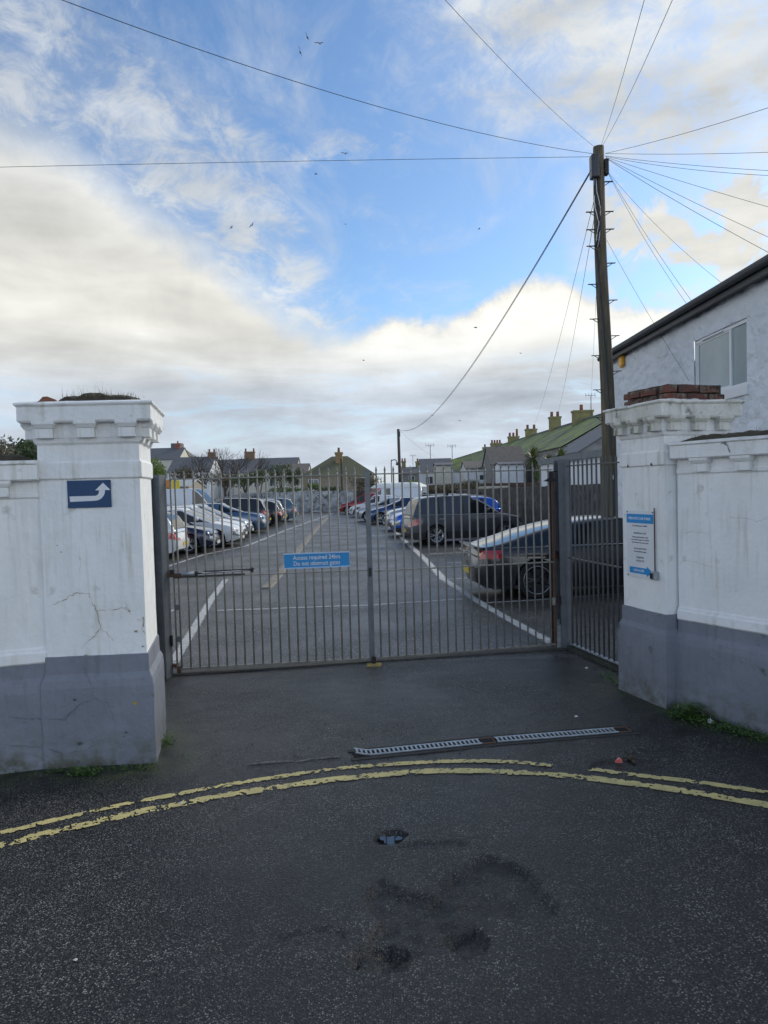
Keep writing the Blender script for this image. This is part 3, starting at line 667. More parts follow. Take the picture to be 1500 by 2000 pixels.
# local +y is to the left of the direction of travel; the visible face looks left-towards the road, i.e. local -y when travelling from far to near
nrm_vis = Vector((RWd.y, -RWd.x, 0)); sgn = 1 if (nrm_vis.dot(-rw0) > 0) else -1
wr = bwall('boundary_wall', 'white and grey wall with dark mossy top running right from the right pillar', rw0-nrm_vis*sgn*.045, RWd, 3.4, 1, sgn, 8, .14)
LWd = (G(0, 1512)-G(82, 1501)); LWd.z = 0; LWd.normalize()
lw0 = G(84, 1500)
nl = Vector((LWd.y, -LWd.x, 0)); sgl = 1 if nl.dot(-lw0) > 0 else -1
wl = bwall('boundary_wall', 'white and grey wall running left from the left pillar below the bush', lw0-nl*sgl*.035+Vector((.06, .01, 0)), LWd, 2.6, 2, sgl, 6, .09)
# dark soil and moss lying on the copings
def topsoil(t, sgn, x0, x1, label, seed, dz):
    y0, y1 = sorted((-.055*sgn, .34*sgn)); o = slab(x0, x1, y0, y1, 2.222+dz, .060, seed, M['soil'], 'soil_strip', None, 60)
    o.location = t.location; o.rotation_euler = t.rotation_euler; tag(o, label, 'soil'); return o
sr = topsoil(wr, sgn, .03, 3.2, 'dark crumbling soil strip along the top of the right wall', 4, .14)
topsoil(wl, sgl, .05, 2.4, 'dark soil strip along the top of the left wall', 7, .09)
blades('grass_tuft', (.35, .02*sgn, 2.40), (.5, .1), 60, .01, .03, M['grass'], 5, sr, wd=.0012)
blades('grass_tuft', (1.1, .02*sgn, 2.40), (.6, .1), 26, .02, .07, M['grass'], 6, sr, wd=.0012)

# crack on the right coping
def wcrack(t, sgn, pts, off, wd, mt, seed):
    a = t.rotation_euler.z; n = Vector((math.sin(a), -math.cos(a), 0))*sgn; p0 = t.location+n*off; rnd = random.Random(seed); out = []
    q = [local(t, HIT(x, y, p0, n)) for x, y in pts]
    for i in range(len(q)-1):
        for k in range(5): out.append(q[i].lerp(q[i+1], k/5)+Vector((rnd.uniform(-1, 1), 0, rnd.uniform(-1, 1)))*.006)
    out.append(q[-1]); vs = []
    for i, p in enumerate(out):
        ww = wd*rnd.uniform(.4, 1.2); dr = (out[min(i+1, len(out)-1)]-out[max(i-1, 0)]).normalized(); nn = Vector((-dr.z, 0, dr.x)); e = Vector((0, -.006*sgn, 0)); vs += [p-nn*ww/2+e, p+nn*ww/2+e]
    MB().add(vs, [(2*i, 2*i+1, 2*i+3, 2*i+2) for i in range(len(out)-1)]).build('crack', mt, t, fix=False)
wcrack(wr, sgn, [(1414, 866), (1421, 869), (1426, 884)], .092, .010, CD, 1)
wcrack(wr, sgn, [(1408, 867), (1416, 863), (1420, 866)], .092, .008, CD, 2)
wcrack(wr, sgn, [(1428, 1010), (1455, 1012), (1478, 1018), (1500, 1012)], 0, .002, CK, 3)
wcrack(wr, sgn, [(1338, 1040), (1360, 1038), (1385, 1043)], 0, .002, CK, 4)
wcrack(wr, sgn, [(1336, 1095), (1362, 1098), (1392, 1108)], 0, .002, CK, 5)
wcrack(wr, sgn, [(1325, 1310), (1328, 1335), (1346, 1362)], .048, .004, M['grey'], 6)
wcrack(wl, sgl, [(22, 1399), (50, 1404), (84, 1404)], .048, .004, CD, 7)
wcrack(wl, sgl, [(5, 1455), (40, 1456), (78, 1460)], .048, .003, CD, 8)

# ------------------------------------------------------------------ sign with turning arrow
n = Vector((math.sin(LA), -math.cos(LA), 0)); sc_ = [local(lp, HIT(x, y, LPo+n*.004, n)) for x, y in ((131, 940), (216, 936), (219, 990), (134, 993))]
cx = sum(p.x for p in sc_)/4; cz = sum(p.z for p in sc_)/4; sw = ((sc_[1]-sc_[0]).length+(sc_[2]-sc_[3]).length)/2; sh = ((sc_[3]-sc_[0]).length+(sc_[2]-sc_[1]).length)/2
st = thing('direction_sign', 'navy blue sign with white arrow turning upwards on the left pillar', 'sign', LPo+Matrix.Rotation(LA, 3, 'Z') @ Vector((cx, -.0105, cz)), LA)
MB().box((0, 0, 0), (sw, .005, sh)).build('panel', M['signnavy'], st, bevel=.001)
q = sw/86.0
def av(x, y): return ((x-175)*q, -(y-965)*q)
body = [av(136, 969), av(186, 969)] + [av(186+8.5*math.sin(a), 960.5+8.5*math.cos(a)) for a in [PI/2*k/8 for k in range(1, 8)]] + [av(194.5, 958), av(187, 958), av(203, 943), av(217, 958), av(206, 958)]
body += [av(186+20.5*math.sin(a), 958+21*math.cos(a)) for a in [PI/2*(1-k/10) for k in range(1, 10)]] + [av(186, 979), av(137, 980)]
mb = MB(); k = len(body); mb.add([(x, -.0036, z) for x, z in body]+[(x, -.0024, z) for x, z in body], [tuple(range(k))]+[(i, i+k, (i+1) % k+k, (i+1) % k) for i in range(k)])
mb.build('arrow', M['signwhite'], st, fix=False)

# ------------------------------------------------------------------ notice on the right pillar (its left face)
nL = Vector((-math.cos(RA), -math.sin(RA), 0)); uL = Vector((math.sin(RA), -math.cos(RA), 0))
def onL(x, y): return HIT(x, y, RPo+nL*.004, nL)
A, B, Cc, D = onL(1224, 996), onL(1279, 999), onL(1279, 1133), onL(1229, 1124)
nw = ((B-A).dot(uL)+(Cc-D).dot(uL))/2; nh = (A.z-D.z+B.z-Cc.z)/2; ctr = (A+B+Cc+D)/4
NS = thing('notice_board', 'white car park notice with blue heading band on the right pillar', 'sign', ctr+nL*.008, math.atan2(uL.y, uL.x))
MB().box((0, 0, 0), (nw, .006, nh)).build('panel', M['signwhite'], NS, bevel=.001)
MB().box((0, -.0045, nh/2-.062*nh-.035), (nw*.985, .0022, nh*.135)).build('heading_band', M['signblue'], NS)
aw, az0 = nw*.80, -nh/2+.105*nh
mb = MB(); arrow = [(-aw/2, az0-.045*nh), (aw*.30, az0-.045*nh), (aw*.30, az0-.075*nh), (aw*.56, az0), (aw*.30, az0+.075*nh), (aw*.30, az0+.045*nh), (-aw/2, az0+.045*nh)]
k = len(arrow); mb.add([(x, -.0056, z) for x, z in arrow]+[(x, -.0032, z) for x, z in arrow], [tuple(range(k))]+[(i, i+k, (i+1) % k+k, (i+1) % k) for i in range(k)]); mb.build('arrow_band', M['signblue'], NS, fix=False)
RX = (PI/2, 0, 0)
text('PRIVATE CAR PARK', .034, 'heading', M['signwhite'], NS, (0, -.0062, nh/2-.062*nh-.035), RX, sx=nw*.92/.335, bold=.0006)
text('CARD ACCESS', .030, 'lettering', M['signwhite'], NS, (-.02, -.0066, az0), RX, sx=.8, bold=.0006)
for s_, f_, sz in (('For parking spaces available', .225, .019), ('Monthly from £120', .335, .022), ('Vehicles parked without a valid', .395, .018), ('permit will be clamped or ticketed', .435, .018), ('and removed at the owners cost', .475, .018), ('Access required 24hrs', .565, .020), ('Do not obstruct gates', .610, .020), ('Enquiries', .695, .028), ('01736 772', .75, .026)):
    text(s_, sz, 'lettering', M['signtext'], NS, (0, -.0036, nh/2-nh*f_), RX, sx=min(1, nw*.9/(len(s_)*sz*.52)), bold=.0003)
for x in (-1, 1):
    for z in (-1, 1): MB().box((x*(nw/2-.012), -.004, z*(nh/2-.012)), (.012, .006, .012)).build('screw', M['rust'], NS)
MB().tube([(nw/2+.012, -.004, nh/2+.03), (nw/2+.012, -.004, -nh/2+.05)], .005, 6).build('conduit', M['rust'], NS)
p = onL(1283, 1124); cb_ = thing('key_switch', 'small grey metal key switch at the lower corner of the notice', 'switch', p+nL*.012, math.atan2(uL.y, uL.x))
MB().box((0, -.014, 0), (.065, .045, .075)).build('housing', M['galv'], cb_, bevel=.008); MB().box((-.012, -.04, -.002), (.030, .012, .05)).build('cover', M['black'], cb_, bevel=.003)
for i, (x, y) in enumerate(((1228, 910), (1274, 907))):
    p = onL(x, y); o = MB().tube([(0, .006, 0), (0, -.008, 0)], .014, 10).build('bolt_hole', M['rust'], None); o.location = p+nL*.004; o.rotation_euler = (0, 0, math.atan2(uL.y, uL.x)); tag(o, ['rusty fixing bolt high on the right pillar, nearer the gate', 'rusty fixing bolt high on the right pillar, nearer the wall'][i], 'bolt', 'rusty bolts on the right pillar')

# ------------------------------------------------------------------ gate
def spear(h, r=.0105):
    mb = MB(); mb.tube([(0, 0, .045), (0, 0, h-.055)], r, 8); mb.tube([(0, 0, h-.055), (0, 0, h-.045), (0, 0, h-.012), (0, 0, h)], [r, r*1.2, r*.55, .001], 8); return mb
def leaf(label, p0, p1, n, htip, hrail, hmid, mt, first_pair=False, group='gate leaves', zb=.05, bm=None, name='gate_leaf', cat='gate'):
    dr = p1-p0; Ln = dr.xy.length; t = thing(name, label, cat, (p0.x, p0.y, 0), math.atan2(dr.y, dr.x), group)
    me = (bm or spear(htip)).mesh('bar', mt, True)
    xs = [Ln*(i+.5)/n for i in range(n)]
    if first_pair: xs = [.012, .062]+[.062+(Ln-.09)*(i+1)/(n-1) for i in range(n-2)]
    for x in xs: inst(me, 'bar', t, (x, 0, 0))
    MB().box((Ln/2, 0, hrail), (Ln, .034, .014)).build('top_rail', mt, t)
    MB().box((Ln/2, 0, hmid), (Ln, .034, .014)).build('middle_rail', mt, t)
    MB().box((Ln/2, 0, zb+.012), (Ln, .036, .018)).build('bottom_rail', M['galv'] if name == 'railing_panel' else mat('bottom_rail_paint', (.24, .23, .20), (.15, .14, .12), .6, 9, .3, 50), t)
    return t
g1 = leaf('left gate leaf of grey brown spear topped bars carrying the blue sign', GL, GM+Vector((-.03, 0, 0)), 22, 2.285, 2.195, 1.09, M['bar'], True)
g2 = leaf('right gate leaf of grey brown spear topped bars in front of the dark saloon', GM+Vector((.04, .01, 0)), GR, 22, 2.285, 2.195, 1.075, M['bar'])
L1 = (GM-GL).length-.03
MB().b2((L1-.012, -.03, .03), (L1+.045, .035, 2.24)).build('meeting_stile', M['steel'], g1, bevel=.004)
MB().b2((L1-.022, -.045, .12), (L1+.010, -.031, .95)).build('drop_bolt', M['steel'], g1, bevel=.003)
MB().b2((L1+.0, -.05, 1.02), (L1+.03, -.031, 1.12)).build('latch_plate', M['black'], g1)
for z in (.40, .76): MB().b2((.005, -.012, z-.03), (.07, .012, z+.03)).build('spacer_plate', M['steel'], g1)
MB().tube([(.03, 0, 0.02), (.03, 0, .09)], .022, 10).build('pivot', M['rust'], g1)
# right leaf stile with rust, pivot and lock box
L2 = (GR-GM).length-.04
MB().b2((L2-.012, -.015, .03), (L2+.015, .015, 2.16)).build('hanging_stile', M['rust'], g2, bevel=.003)
MB().b2((L2-.04, -.02, .55), (L2+.0, -.012, .64)).build('spacer_plate', M['bar'], g2)
mb = MB(); mb.prism([(-.10, 0), (.07, 0), (.035, .03), (.008, .045), (.0, .12), (-.02, .12), (-.03, .05), (-.05, .03)], 'y', -.02, .02); mb.build('latch_catch', M['black'], g2, loc=(L2-.02, -.01, 2.06-.005))
# drop bolt plate on the ground
p = G(731, 1300); t = thing('floor_stop', 'faded yellow gate stop plate on the ground under the centre stile', 'gate stop', (p.x, p.y, 0), .05)
MB().rings([(0, 0), (0, .012), (-.012, .022)], .17, .11).build('base_plate', M['yellowplate'], t, loc=(-.085, -.05, 0))
MB().tube([(0, .02, .02), (0, .02, .10)], .022, 10).build('socket', M['black'], t)
# posts (H section steel)
def post(label, p, h, rz, wdt, dpt, mt, base=.0):
    t = thing('gate_post', label, 'post', (p.x, p.y, 0), rz)
    MB().b2((-wdt/2, -dpt/2, base), (wdt/2, -dpt/2+.012, h)).build('front_flange', mt, t)
    MB().b2((-wdt/2, dpt/2-.012, base), (wdt/2, dpt/2, h-.01)).build('back_flange', mt, t)
    MB().b2((-.006, -dpt/2+.012, base), (.006, dpt/2-.012, h)).build('web', mt, t)
    return t
pl = post('grey steel H section gate post behind the left pillar', G(322, 1322), 2.245, R(80), .15, .13, M['steel'])
pr_ = post('grey steel gate post between the right gate leaf and the side railing', Vector((2.19, 8.70, 0)), 2.32, R(8), .155, .16, M['steel'])
MB().b2((-.13, -.02, .30), (-.075, .02, .36)).build('hinge_bracket', M['galv'], pr_)
MB().b2((-.125, -.06, .02), (-.075, .02, .30)).build('hinge_strap', M['galv'], pr_)
MB().b2((-.10, -.09, .55), (-.076, -.05, .66)).build('photo_cell', M['black'], pr_)
MB().b2((.02, -.09, .34), (.05, -.07, .46)).build('photo_cell', M['black'], pl)
MB().b2((.05, -.12, .09), (.09, .06, .13)).build('hinge_bracket', M['rust'], pl)
# brown rusty inner post behind the right leaf
t = thing('inner_post', 'brown rusty steel post just behind the right end of the gate', 'post', (GR.x+.035, GR.y+.16, 0), .15)
MB().b2((-.05, -.03, 0), (.055, .03, 2.17)).build('box_section', M['rust'], t, bevel=.004); MB().b2((-.055, -.034, 2.17), (.06, .034, 2.18)).build('cap_plate', M['black'], t)
# actuators
def actuator(label, loc, rz, l1, l2, mt_c):
    t = thing('gate_actuator', label, 'gate opener', loc, rz)
    MB().tube([(.04, 0, 0), (l1, 0, 0)], .022, 12).build('cylinder', mt_c, t, True)
    MB().tube([(l1, 0, .0), (l2, 0, .012)], .010, 8).build('rod', M['chrome'] if mt_c is M['galv'] else mt_c, t, True)
    MB().box(((l1+l2)/2+.05, .0, .022), (l2-l1-.05, .035, .008)).build('guard', M['trim'], t)
    MB().box((.0, 0, -.01), (.16, .05, .04)).build('rear_bracket', M['rust'], t, bevel=.006); MB().box((-.02, 0, .03), (.05, .06, .05)).build('pivot_block', M['trim'], t, bevel=.008)
    MB().box((l1, 0, 0), (.03, .05, .05)).build('collar', M['trim'], t, bevel=.006); MB().box((l2, 0, .012), (.02, .04, .055)).build('front_bracket', M['trim'], t)
    MB().box((l2*.45, 0, -.03), (l2*.9, .03, .012)).build('lower_arm', M['trim'], t)
    return t
p = P(340, 1122, GL.y-.06); actuator('silver hydraulic ram on the left gate leaf beside the left post', p, math.atan2(gu.y, gu.x)+.01, .24, .86, M['galv'])
p = P(1083, 1085, GR.y+.10); actuator('rusty hydraulic ram on the right gate leaf beside the right post', p, PI+math.atan2(gu.y, gu.x), .10, .36, M['rust'])
# ground stays / bottom hinges with debris
# sign on the gate
un = (GM-GL).normalized(); nn_ = Vector((un.y, -un.x, 0)); p0 = GL+nn_*.02
a_, b_, c_, d_ = (HIT(x, y, p0, nn_) for x, y in ((554, 1081), (682, 1077), (682, 1106), (556, 1112)))
ctr = (a_+b_+c_+d_)/4; W_ = ((b_-a_).length+(c_-d_).length)/2; Hh = ((a_-d_).length+(b_-c_).length)/2
t = thing('gate_sign', 'blue sign asking not to obstruct the gates, on the left leaf', 'sign', ctr, math.atan2(un.y, un.x))
MB().box((0, 0, 0), (W_, .004, Hh)).build('panel', M['signblue'], t)
for z in (-1, 1): MB().box((0, -.004, z*(Hh/2-.006)), (W_+.01, .012, .014)).build('edge_strip', mat('sign_edge', (.42, .58, .78), None, .3), t)
text('Access required 24hrs', .070, 'lettering', M['signwhite'], t, (0, -.0038, .033), RX, sx=W_*.80/.70, bold=.0008)
text('Do not obstruct gates', .070, 'lettering', M['signwhite'], t, (0, -.0038, -.034), RX, sx=W_*.80/.70, bold=.0008)
# side railing
rA = Vector((2.235, 8.60, 0)); rB = G(1213, 1312)+Vector((.012, 0, 0))
g3 = leaf('dark side railing panel between the right gate post and the right pillar', rA, rB, 11, 2.32, 2.235, 1.12, M['darkbar'], group=None, zb=.06, bm=spear(2.32, .0115), name='railing_panel', cat='railing')
dr = (rB-rA).normalized(); nq = Vector((-dr.y, dr.x, 0)); kb = MB()
kb.add([rA-nq*.05-Vector((0, 0, .02)), rB-nq*.05-Vector((0, 0, .02)), rB+nq*.08-Vector((0, 0, .02)), rA+nq*.08-Vector((0, 0, .02)), rA-nq*.05+Vector((0, 0, .045)), rB-nq*.05+Vector((0, 0, .045)), rB+nq*.08+Vector((0, 0, .045)), rA+nq*.08+Vector((0, 0, .045))], [(4, 5, 6, 7), (0, 1, 5, 4), (2, 3, 7, 6), (1, 2, 6, 5), (3, 0, 4, 7)])
struct(kb.build('kerb', mat('dark_mossy_kerb', (.05, .05, .045), (.03, .035, .02), .9, 8, .5, 40)))

# ------------------------------------------------------------------ drain grates
def grate(label, pa, pb, wd, bent=False, open_end=True):
    dr = pb-pa; Ln = dr.xy.length; t = thing('drain_grate', label, 'drain', (pa.x, pa.y, 0), math.atan2(dr.y, dr.x), 'channel drain grates in front of the gate')
    z = .010
    MB().box((Ln/2+.06, 0, .0035), (Ln+.14, wd+.03, .003)).build('channel', M['hole_shade'], t)  # flat black strip above the road stands for the shade inside the drain
    for s_ in (-1, 1): MB().box((Ln/2+.06, s_*(wd/2+.035), .002), (Ln+.2, .045, .006)).build('surround', mat('drain_surround', (.040, .039, .036), (.02, .02, .019), .8, 14, .9, 50), t, sub=.06, jit=.004)
    n = int(Ln/.0355); mb = MB().box((0, 0, 0), (.0155, wd-.02, .008)); me = mb.mesh('slot_bar', M['galv'])
    def bz(x): return z+(.028*((.12-x)/.12)**1.3 if bent and x < .12 else 0)
    for i in range(n):
        x = Ln*(i+.5)/n; inst(me, 'slot_bar', t, (x, 0, bz(x)), (0, 0, .0))
    for s in (-1, 1):
        pts = [(x, s*(wd/2-.006), bz(x)) for x in ([0, .04, .08, .12, Ln] if bent else [0, Ln])]
        MB().tube(pts, .0075, 6).build('side_rail', M['galv'], t)
        MB().box((Ln+.05, s*wd/2, .008), (.12, .012, .008)).build('rusty_frame', M['rust'], t)
    MB().box((Ln+.11, 0, .008), (.012, wd, .008)).build('rusty_frame', M['rust'], t)
    return t
grate('bent left length of slotted steel drain grate', G(693, 1475), G(938, 1450), .105, True)
grate('straight right length of slotted steel drain grate', G(968, 1447), G(1203, 1428), .105)
# loose strip left of the drain
for (x0_, y0_), (x1_, y1_), lab in (((480, 1494), (575, 1487), 'broken pale edging strip left of the drain, the longer piece'), ((578, 1488), (665, 1478), 'broken pale edging strip left of the drain, the piece nearer the grate')):
    a_, b_ = G(x0_, y0_), G(x1_, y1_); o = MB().tube([a_, a_.lerp(b_, .5)+Vector((0, .008, .004)), b_], [.006, .011, .006], 5).build('edging_strip', mat('pale_edging', (.20, .19, .18), (.06, .06, .06), .8, 30), None); tag(o, lab, 'edging')

# ------------------------------------------------------------------ weeds, moss and litter
def weeds(label, cen, ex, n, seed, size=.016, hmax=.06, along=None):
    rnd = random.Random(seed); mb = MB()
    for i in range(n):
        if along: b = Vector(cen).lerp(Vector(along), rnd.random())+Vector((rnd.gauss(0, ex[0]), rnd.gauss(0, ex[1]), 0))
        else: b = Vector(cen)+Vector((rnd.gauss(0, ex[0]), rnd.gauss(0, ex[1]), 0))
        b.z = rnd.random()**2*hmax; a = rnd.uniform(0, 2*PI); s = size*rnd.uniform(.5, 1.3); u = Vector((math.cos(a), math.sin(a), rnd.uniform(-.2, .7)))*s; v = Vector((-math.sin(a), math.cos(a), rnd.uniform(-.3, .3)))*s*.45
        mb.add([b-u*.2, b+u*.4+v, b+u, b+u*.4-v], [(0, 1, 2, 3)])
    o = mb.build('weeds', M['weed'], fix=False); return tag(o, label, 'weeds', kind='stuff')
weeds('green weeds at the foot of the right wall', G(1348, 1402), (.07, .035), 700, 1, .022, .12)
weeds('low moss and weeds along the foot of the right wall', G(1310, 1392), (.06, .06), 1900, 2, .015, .045, along=G(1500, 1448))
weeds('thin weeds along the front of the left pillar', G(90, 1508), (.05, .025), 420, 3, .012, .03, along=G(300, 1500))
weeds('small green clump before the left pillar', G(163, 1513), (.06, .02), 240, 4, .018, .05)
weeds('green weed at the foot of the left wall', G(26, 1508), (.03, .02), 90, 5, .018, .06)
weeds('brown green weeds by the inner corner of the left pillar', G(323, 1452), (.04, .05), 160, 6, .018, .06)
weeds('mossy weeds below the side railing', G(1180, 1318), (.05, .05), 320, 7, .016, .05, along=G(1220, 1345))
weeds('weeds at the foot of the right gate leaf', G(1050, 1258), (.12, .05), 160, 8, .016, .04)
weeds('debris and weeds by the left gate pivot', G(335, 1300), (.05, .12), 90, 9, .016, .04)
def scrap(label, x, y, r, mt, seed, cat='litter', zz=.012, name='litter'):
    rnd = random.Random(seed); c = G(x, y); k = 7; mb = MB(); pts = [(c.x+r*rnd.uniform(.5, 1.3)*math.cos(2*PI*i/k), c.y+r*.7*rnd.uniform(.5, 1.3)*math.sin(2*PI*i/k), rnd.uniform(.004, zz)) for i in range(k)]
    mb.add([(c.x, c.y, zz*1.3)]+pts+[(x_, y_, .001) for x_, y_, _ in pts], [(0, 1+i, 1+(i+1) % k) for i in range(k)]+[(1+i, 1+k+i, 1+k+(i+1) % k, 1+(i+1) % k) for i in range(k)])
    tag(mb.build(name, mt), label, cat)
scrap('crumpled red wrapper right of the drain', 1209, 1489, .030, M['litterred'], 1, zz=.03)
scrap('white scrap on the drive above the right grate', 1125, 1400, .016, M['litterwhite'], 2)
scrap('pale scrap near the side railing', 1146, 1305, .020, M['litterwhite'], 3)
scrap('white wrapper in the weeds by the right wall', 1388, 1412, .036, M['litterwhite'], 4, zz=.03)
scrap('tiny white flake near the bottom left of the road', 147, 1876, .010, M['litterwhite'], 5, zz=.006)
scrap('white speck between the yellow lines on the left', 354, 1570, .010, M['litterwhite'], 6)
scrap('dark broken asphalt lump by the red wrapper', 1231, 1482, .035, M['soil'], 7, 'rubble', .03, 'rubble')
scrap('broken asphalt lump below the red wrapper', 1238, 1489, .022, M['soil'], 8, 'rubble', .02, 'rubble')
scrap('pale flake at the far right edge by the wall', 1497, 1409, .02, M['litterwhite'], 9)
rnd = random.Random(3); mb = MB()
for i in range(900):
    x = rnd.uniform(-2.6, 2.8); y = 5.12+.15*x*(.2)+abs(rnd.gauss(0, .35)) if rnd.random() < .5 else rnd.uniform(2.4, 7.5); s = rnd.uniform(.002, .006); mb.box((x, y, .003), (s*1.5, s, s), Matrix.Rotation(rnd.uniform(0, 3), 3, 'Z'))
tag(mb.build('loose_grit', mat('grit', (.16, .155, .15), (.05, .05, .05), .9, island=True)), 'loose grit scattered over the road', 'grit', kind='stuff')

# ------------------------------------------------------------------ cars
def interp(pts, x):
    if x <= pts[0][0]: return pts[0][1]
    for a, b in zip(pts, pts[1:]):
        if x <= b[0]:
            t = (x-a[0])/(b[0]-a[0]); t = t*t*(3-2*t) if len(a) > 2 else t
            return a[1]+(b[1]-a[1])*t
    return pts[-1][1]
def smooth_prof(pts, n=8):
    q = catmull([(p[0], p[1], 0) for p in pts], n); return [(v.x, v.y) for v in q]
WH = {}
def wheel_meshes(r, dark):
    k = (round(r, 3), dark)
    if k in WH: return WH[k]
    def lathe(prof, n=28):
        mb = MB(); vs = [(p[1]*math.cos(2*PI*i/n), p[0], p[1]*math.sin(2*PI*i/n)) for p in prof for i in range(n)]; mb.add(vs, [(j*n+i, j*n+(i+1) % n, (j+1)*n+(i+1) % n, (j+1)*n+i) for j in range(len(prof)-1) for i in range(n)]); return mb
    ty = lathe([(.09, r*.70), (.105, r*.72), (.11, r*.85), (.10, r*.96), (.08, r), (-.08, r), (-.10, r*.96), (-.105, r*.7)]).mesh('tyre', M['tyre'], True)
    rm = lathe([(.07, r*.60), (.085, r*.66), (.10, r*.71), (.098, r*.725), (-.08, r*.70)])
    for i in range(5):
        for s in (-.10, .10):
            a = 2*PI*i/5; a1 = a+s*.5; a2 = a+s*1.9
            p0 = Vector((math.cos(a1)*r*.10, .085, math.sin(a1)*r*.10)); p1 = Vector((math.cos(a2)*r*.68, .088, math.sin(a2)*r*.68)); rm.tube([p0, p1], [r*.055, r*.045], 5)
    rm.tube([(0, .04, 0), (0, .098, 0)], r*.13, 12)
    rm = rm.mesh('rim', M['rimdark'] if dark else M['rim'])
    hb = lathe([(.0, .001), (.0, r*.70)]).mesh('brake_disc', M['black'])
    WH[k] = (ty, rm, hb); return WH[k]
def car(label, loc, yaw, Ln, Wd, Ht, col, prof, cab, wb, foh, r=.32, sill=.20, name='parked_car', group=None, cat='car', scale=1.0, pillars=(), cladding=False, darkrim=False, roofmat=None, rails=None, van=None, two=None, seams=(), plates=('plate', 'plateyellow'), lamp_f=(.30, .52, .78), lamp_r=(.26, .58, .82), roofbars=False, belt=None, glass_from=.0):
    t = thing(name, label, cat, loc, yaw, group); t.scale = (scale,)*3
    hw0 = Wd/2; xr = -Ln/2; xf = Ln/2; wx = [xf-foh, xf-foh-wb]; R_ = r*1.13
    pr = smooth_prof(prof, 8)
    def hw(x):
        q = abs(x)/(Ln/2); return hw0*(1-.05*q**2-.20*max(0, (q-.80)/.20)**2.2)
    xs = set([xr, xr+.02, xr+.06, xf, xf-.02, xf-.06])
    n = int(Ln/.09)
    for i in range(n+1): xs.add(round(xr+Ln*i/n, 4))
    for w_ in wx:
        for k in range(0, 13): xs.add(round(w_+R_*math.cos(PI*k/12), 4))
    xs = sorted(xs); xs2 = [xs[0]]
    for x in xs[1:]:
        if x-xs2[-1] > .012: xs2.append(x)
    xs = xs2
    tz = [0, .05, .16, .30, .45, .60, .74, .86, .94, 1.0]
    def zb(x):
        z = sill+ .10*max(0, (abs(x)/(Ln/2)-.86)/.14)**1.5
        for w_ in wx:
            d = abs(x-w_)
            if d < R_: z = max(z, r+math.sqrt(max(0, R_*R_-d*d)))
        return z
    rows = []
    for x in xs:
        zt = interp(pr, x); z0 = zb(x); h = hw(x); row = []
        ez = max(0, (abs(x)/(Ln/2)-.90)/.10)
        for a in tz:
            zl = sill+(zt-sill)*a; z = max(z0, zl) if a < 1 else zt
            z = min(z, zt-.004*(10-10*a))
            f = (z-sill)/(zt-sill); bul = 1-.050*abs(f-.52)**1.6*2.2 - .035*max(0, f-.8)/.2
            xx = x-(1 if x > 0 else -1)*ez*ez*(.10*(abs(f-.42)*2)**2)
            row.append(Vector((xx, h*bul, z)))
        for b in (.90, .62, .30, 0):
            zz_ = zt+.030*(1-b*b)*(1-.4*ez); row.append(Vector((x-(1 if x > 0 else -1)*ez*ez*.03, h*.915*b, zz_)))
        rows.append(row)
    nr = len(rows[0]); groups = {}
    def put(key, quad): groups.setdefault(key, MB()).add(quad, [tuple(range(len(quad)))])
    def key_of(c, nrm_end=False):
        q = abs(c.x)/(Ln/2); zt = interp(pr, max(xr, min(xf, c.x))); f = (c.z-sill)/(max(.3, zt-sill))
        if c.x > 0 and q > 1-lamp_f[0]/(Ln/2)*1.0 and lamp_f[1] < f < lamp_f[2] and abs(c.y) > hw0*.50: return 'headlight'
        if c.x < 0 and q > 1-lamp_r[0]/(Ln/2)*1.0 and lamp_r[1] < f < lamp_r[2] and abs(c.y) > hw0*.52: return 'tail_light'
        if c.x > xf-.13 and abs(c.y) < hw0*.60 and .30 < f < .72: return 'grille'
        if q > .82 and f < .17: return 'lower_bumper' if cladding else 'body'
        if cladding and f < .24: return 'cladding'
        return 'body'
    for i in range(len(xs)-1):
        for j in range(nr-1):
            a, b, c_, d = rows[i][j], rows[i+1][j], rows[i+1][j+1], rows[i][j+1]
            for s in (1, -1):
                qd = [Vector((p.x, p.y*s, p.z)) for p in (a, b, c_, d)]; ce = sum(qd, Vector())/4
                put(key_of(ce), qd if s == 1 else qd[::-1])
    for row, e in ((rows[0], -1), (rows[-1], 1)):
        ny_ = 10; side = row[:10]; grid = []
        for p in side:
            rr = []
            for k in range(ny_+1):
                u = 1-2*k/ny_; bulge = .055*(1-u*u)
                rr.append(Vector((p.x+e*bulge, p.y*u, p.z+(.030*(1-u*u) if p is side[-1] else 0))))
            grid.append(rr)
        for j in range(9):
            for k in range(ny_):
                qd = [grid[j][k], grid[j][k+1], grid[j+1][k+1], grid[j+1][k]]; ce = sum(qd, Vector())/4; put(key_of(ce), qd)
        topr = [rows[0 if e < 0 else -1][j] for j in range(10, nr)]
    mats = {'body': col, 'headlight': M['lampclear'], 'tail_light': M['lampred'], 'grille': M['trim'], 'lower_bumper': M['trim'] if cladding else col, 'cladding': M['trim']}
    if two: mats['body'] = two[0]
    for k, mb in groups.items():
        if k in ('headlight', 'tail_light'):
            for s in (1, -1):
                sub_ = MB()
                for f in mb.f:
                    q = [mb.v[i] for i in f]
                    if sum(p[1] for p in q)*s > 0: sub_.add(q, [tuple(range(len(q)))])
                if sub_.f: sub_.build(k, mats[k], t, smooth=True)
        else: weld(mb.build(k, mats[k], t, smooth=True, fix=False))
    # cabin
    cp = smooth_prof(cab, 8); cx0, cx1 = cp[0][0], cp[-1][0]   # from the rear glass base to the windscreen base
    zmax = max(p[1] for p in cp); nx_ = int((cx1-cx0)/.07); crow = []
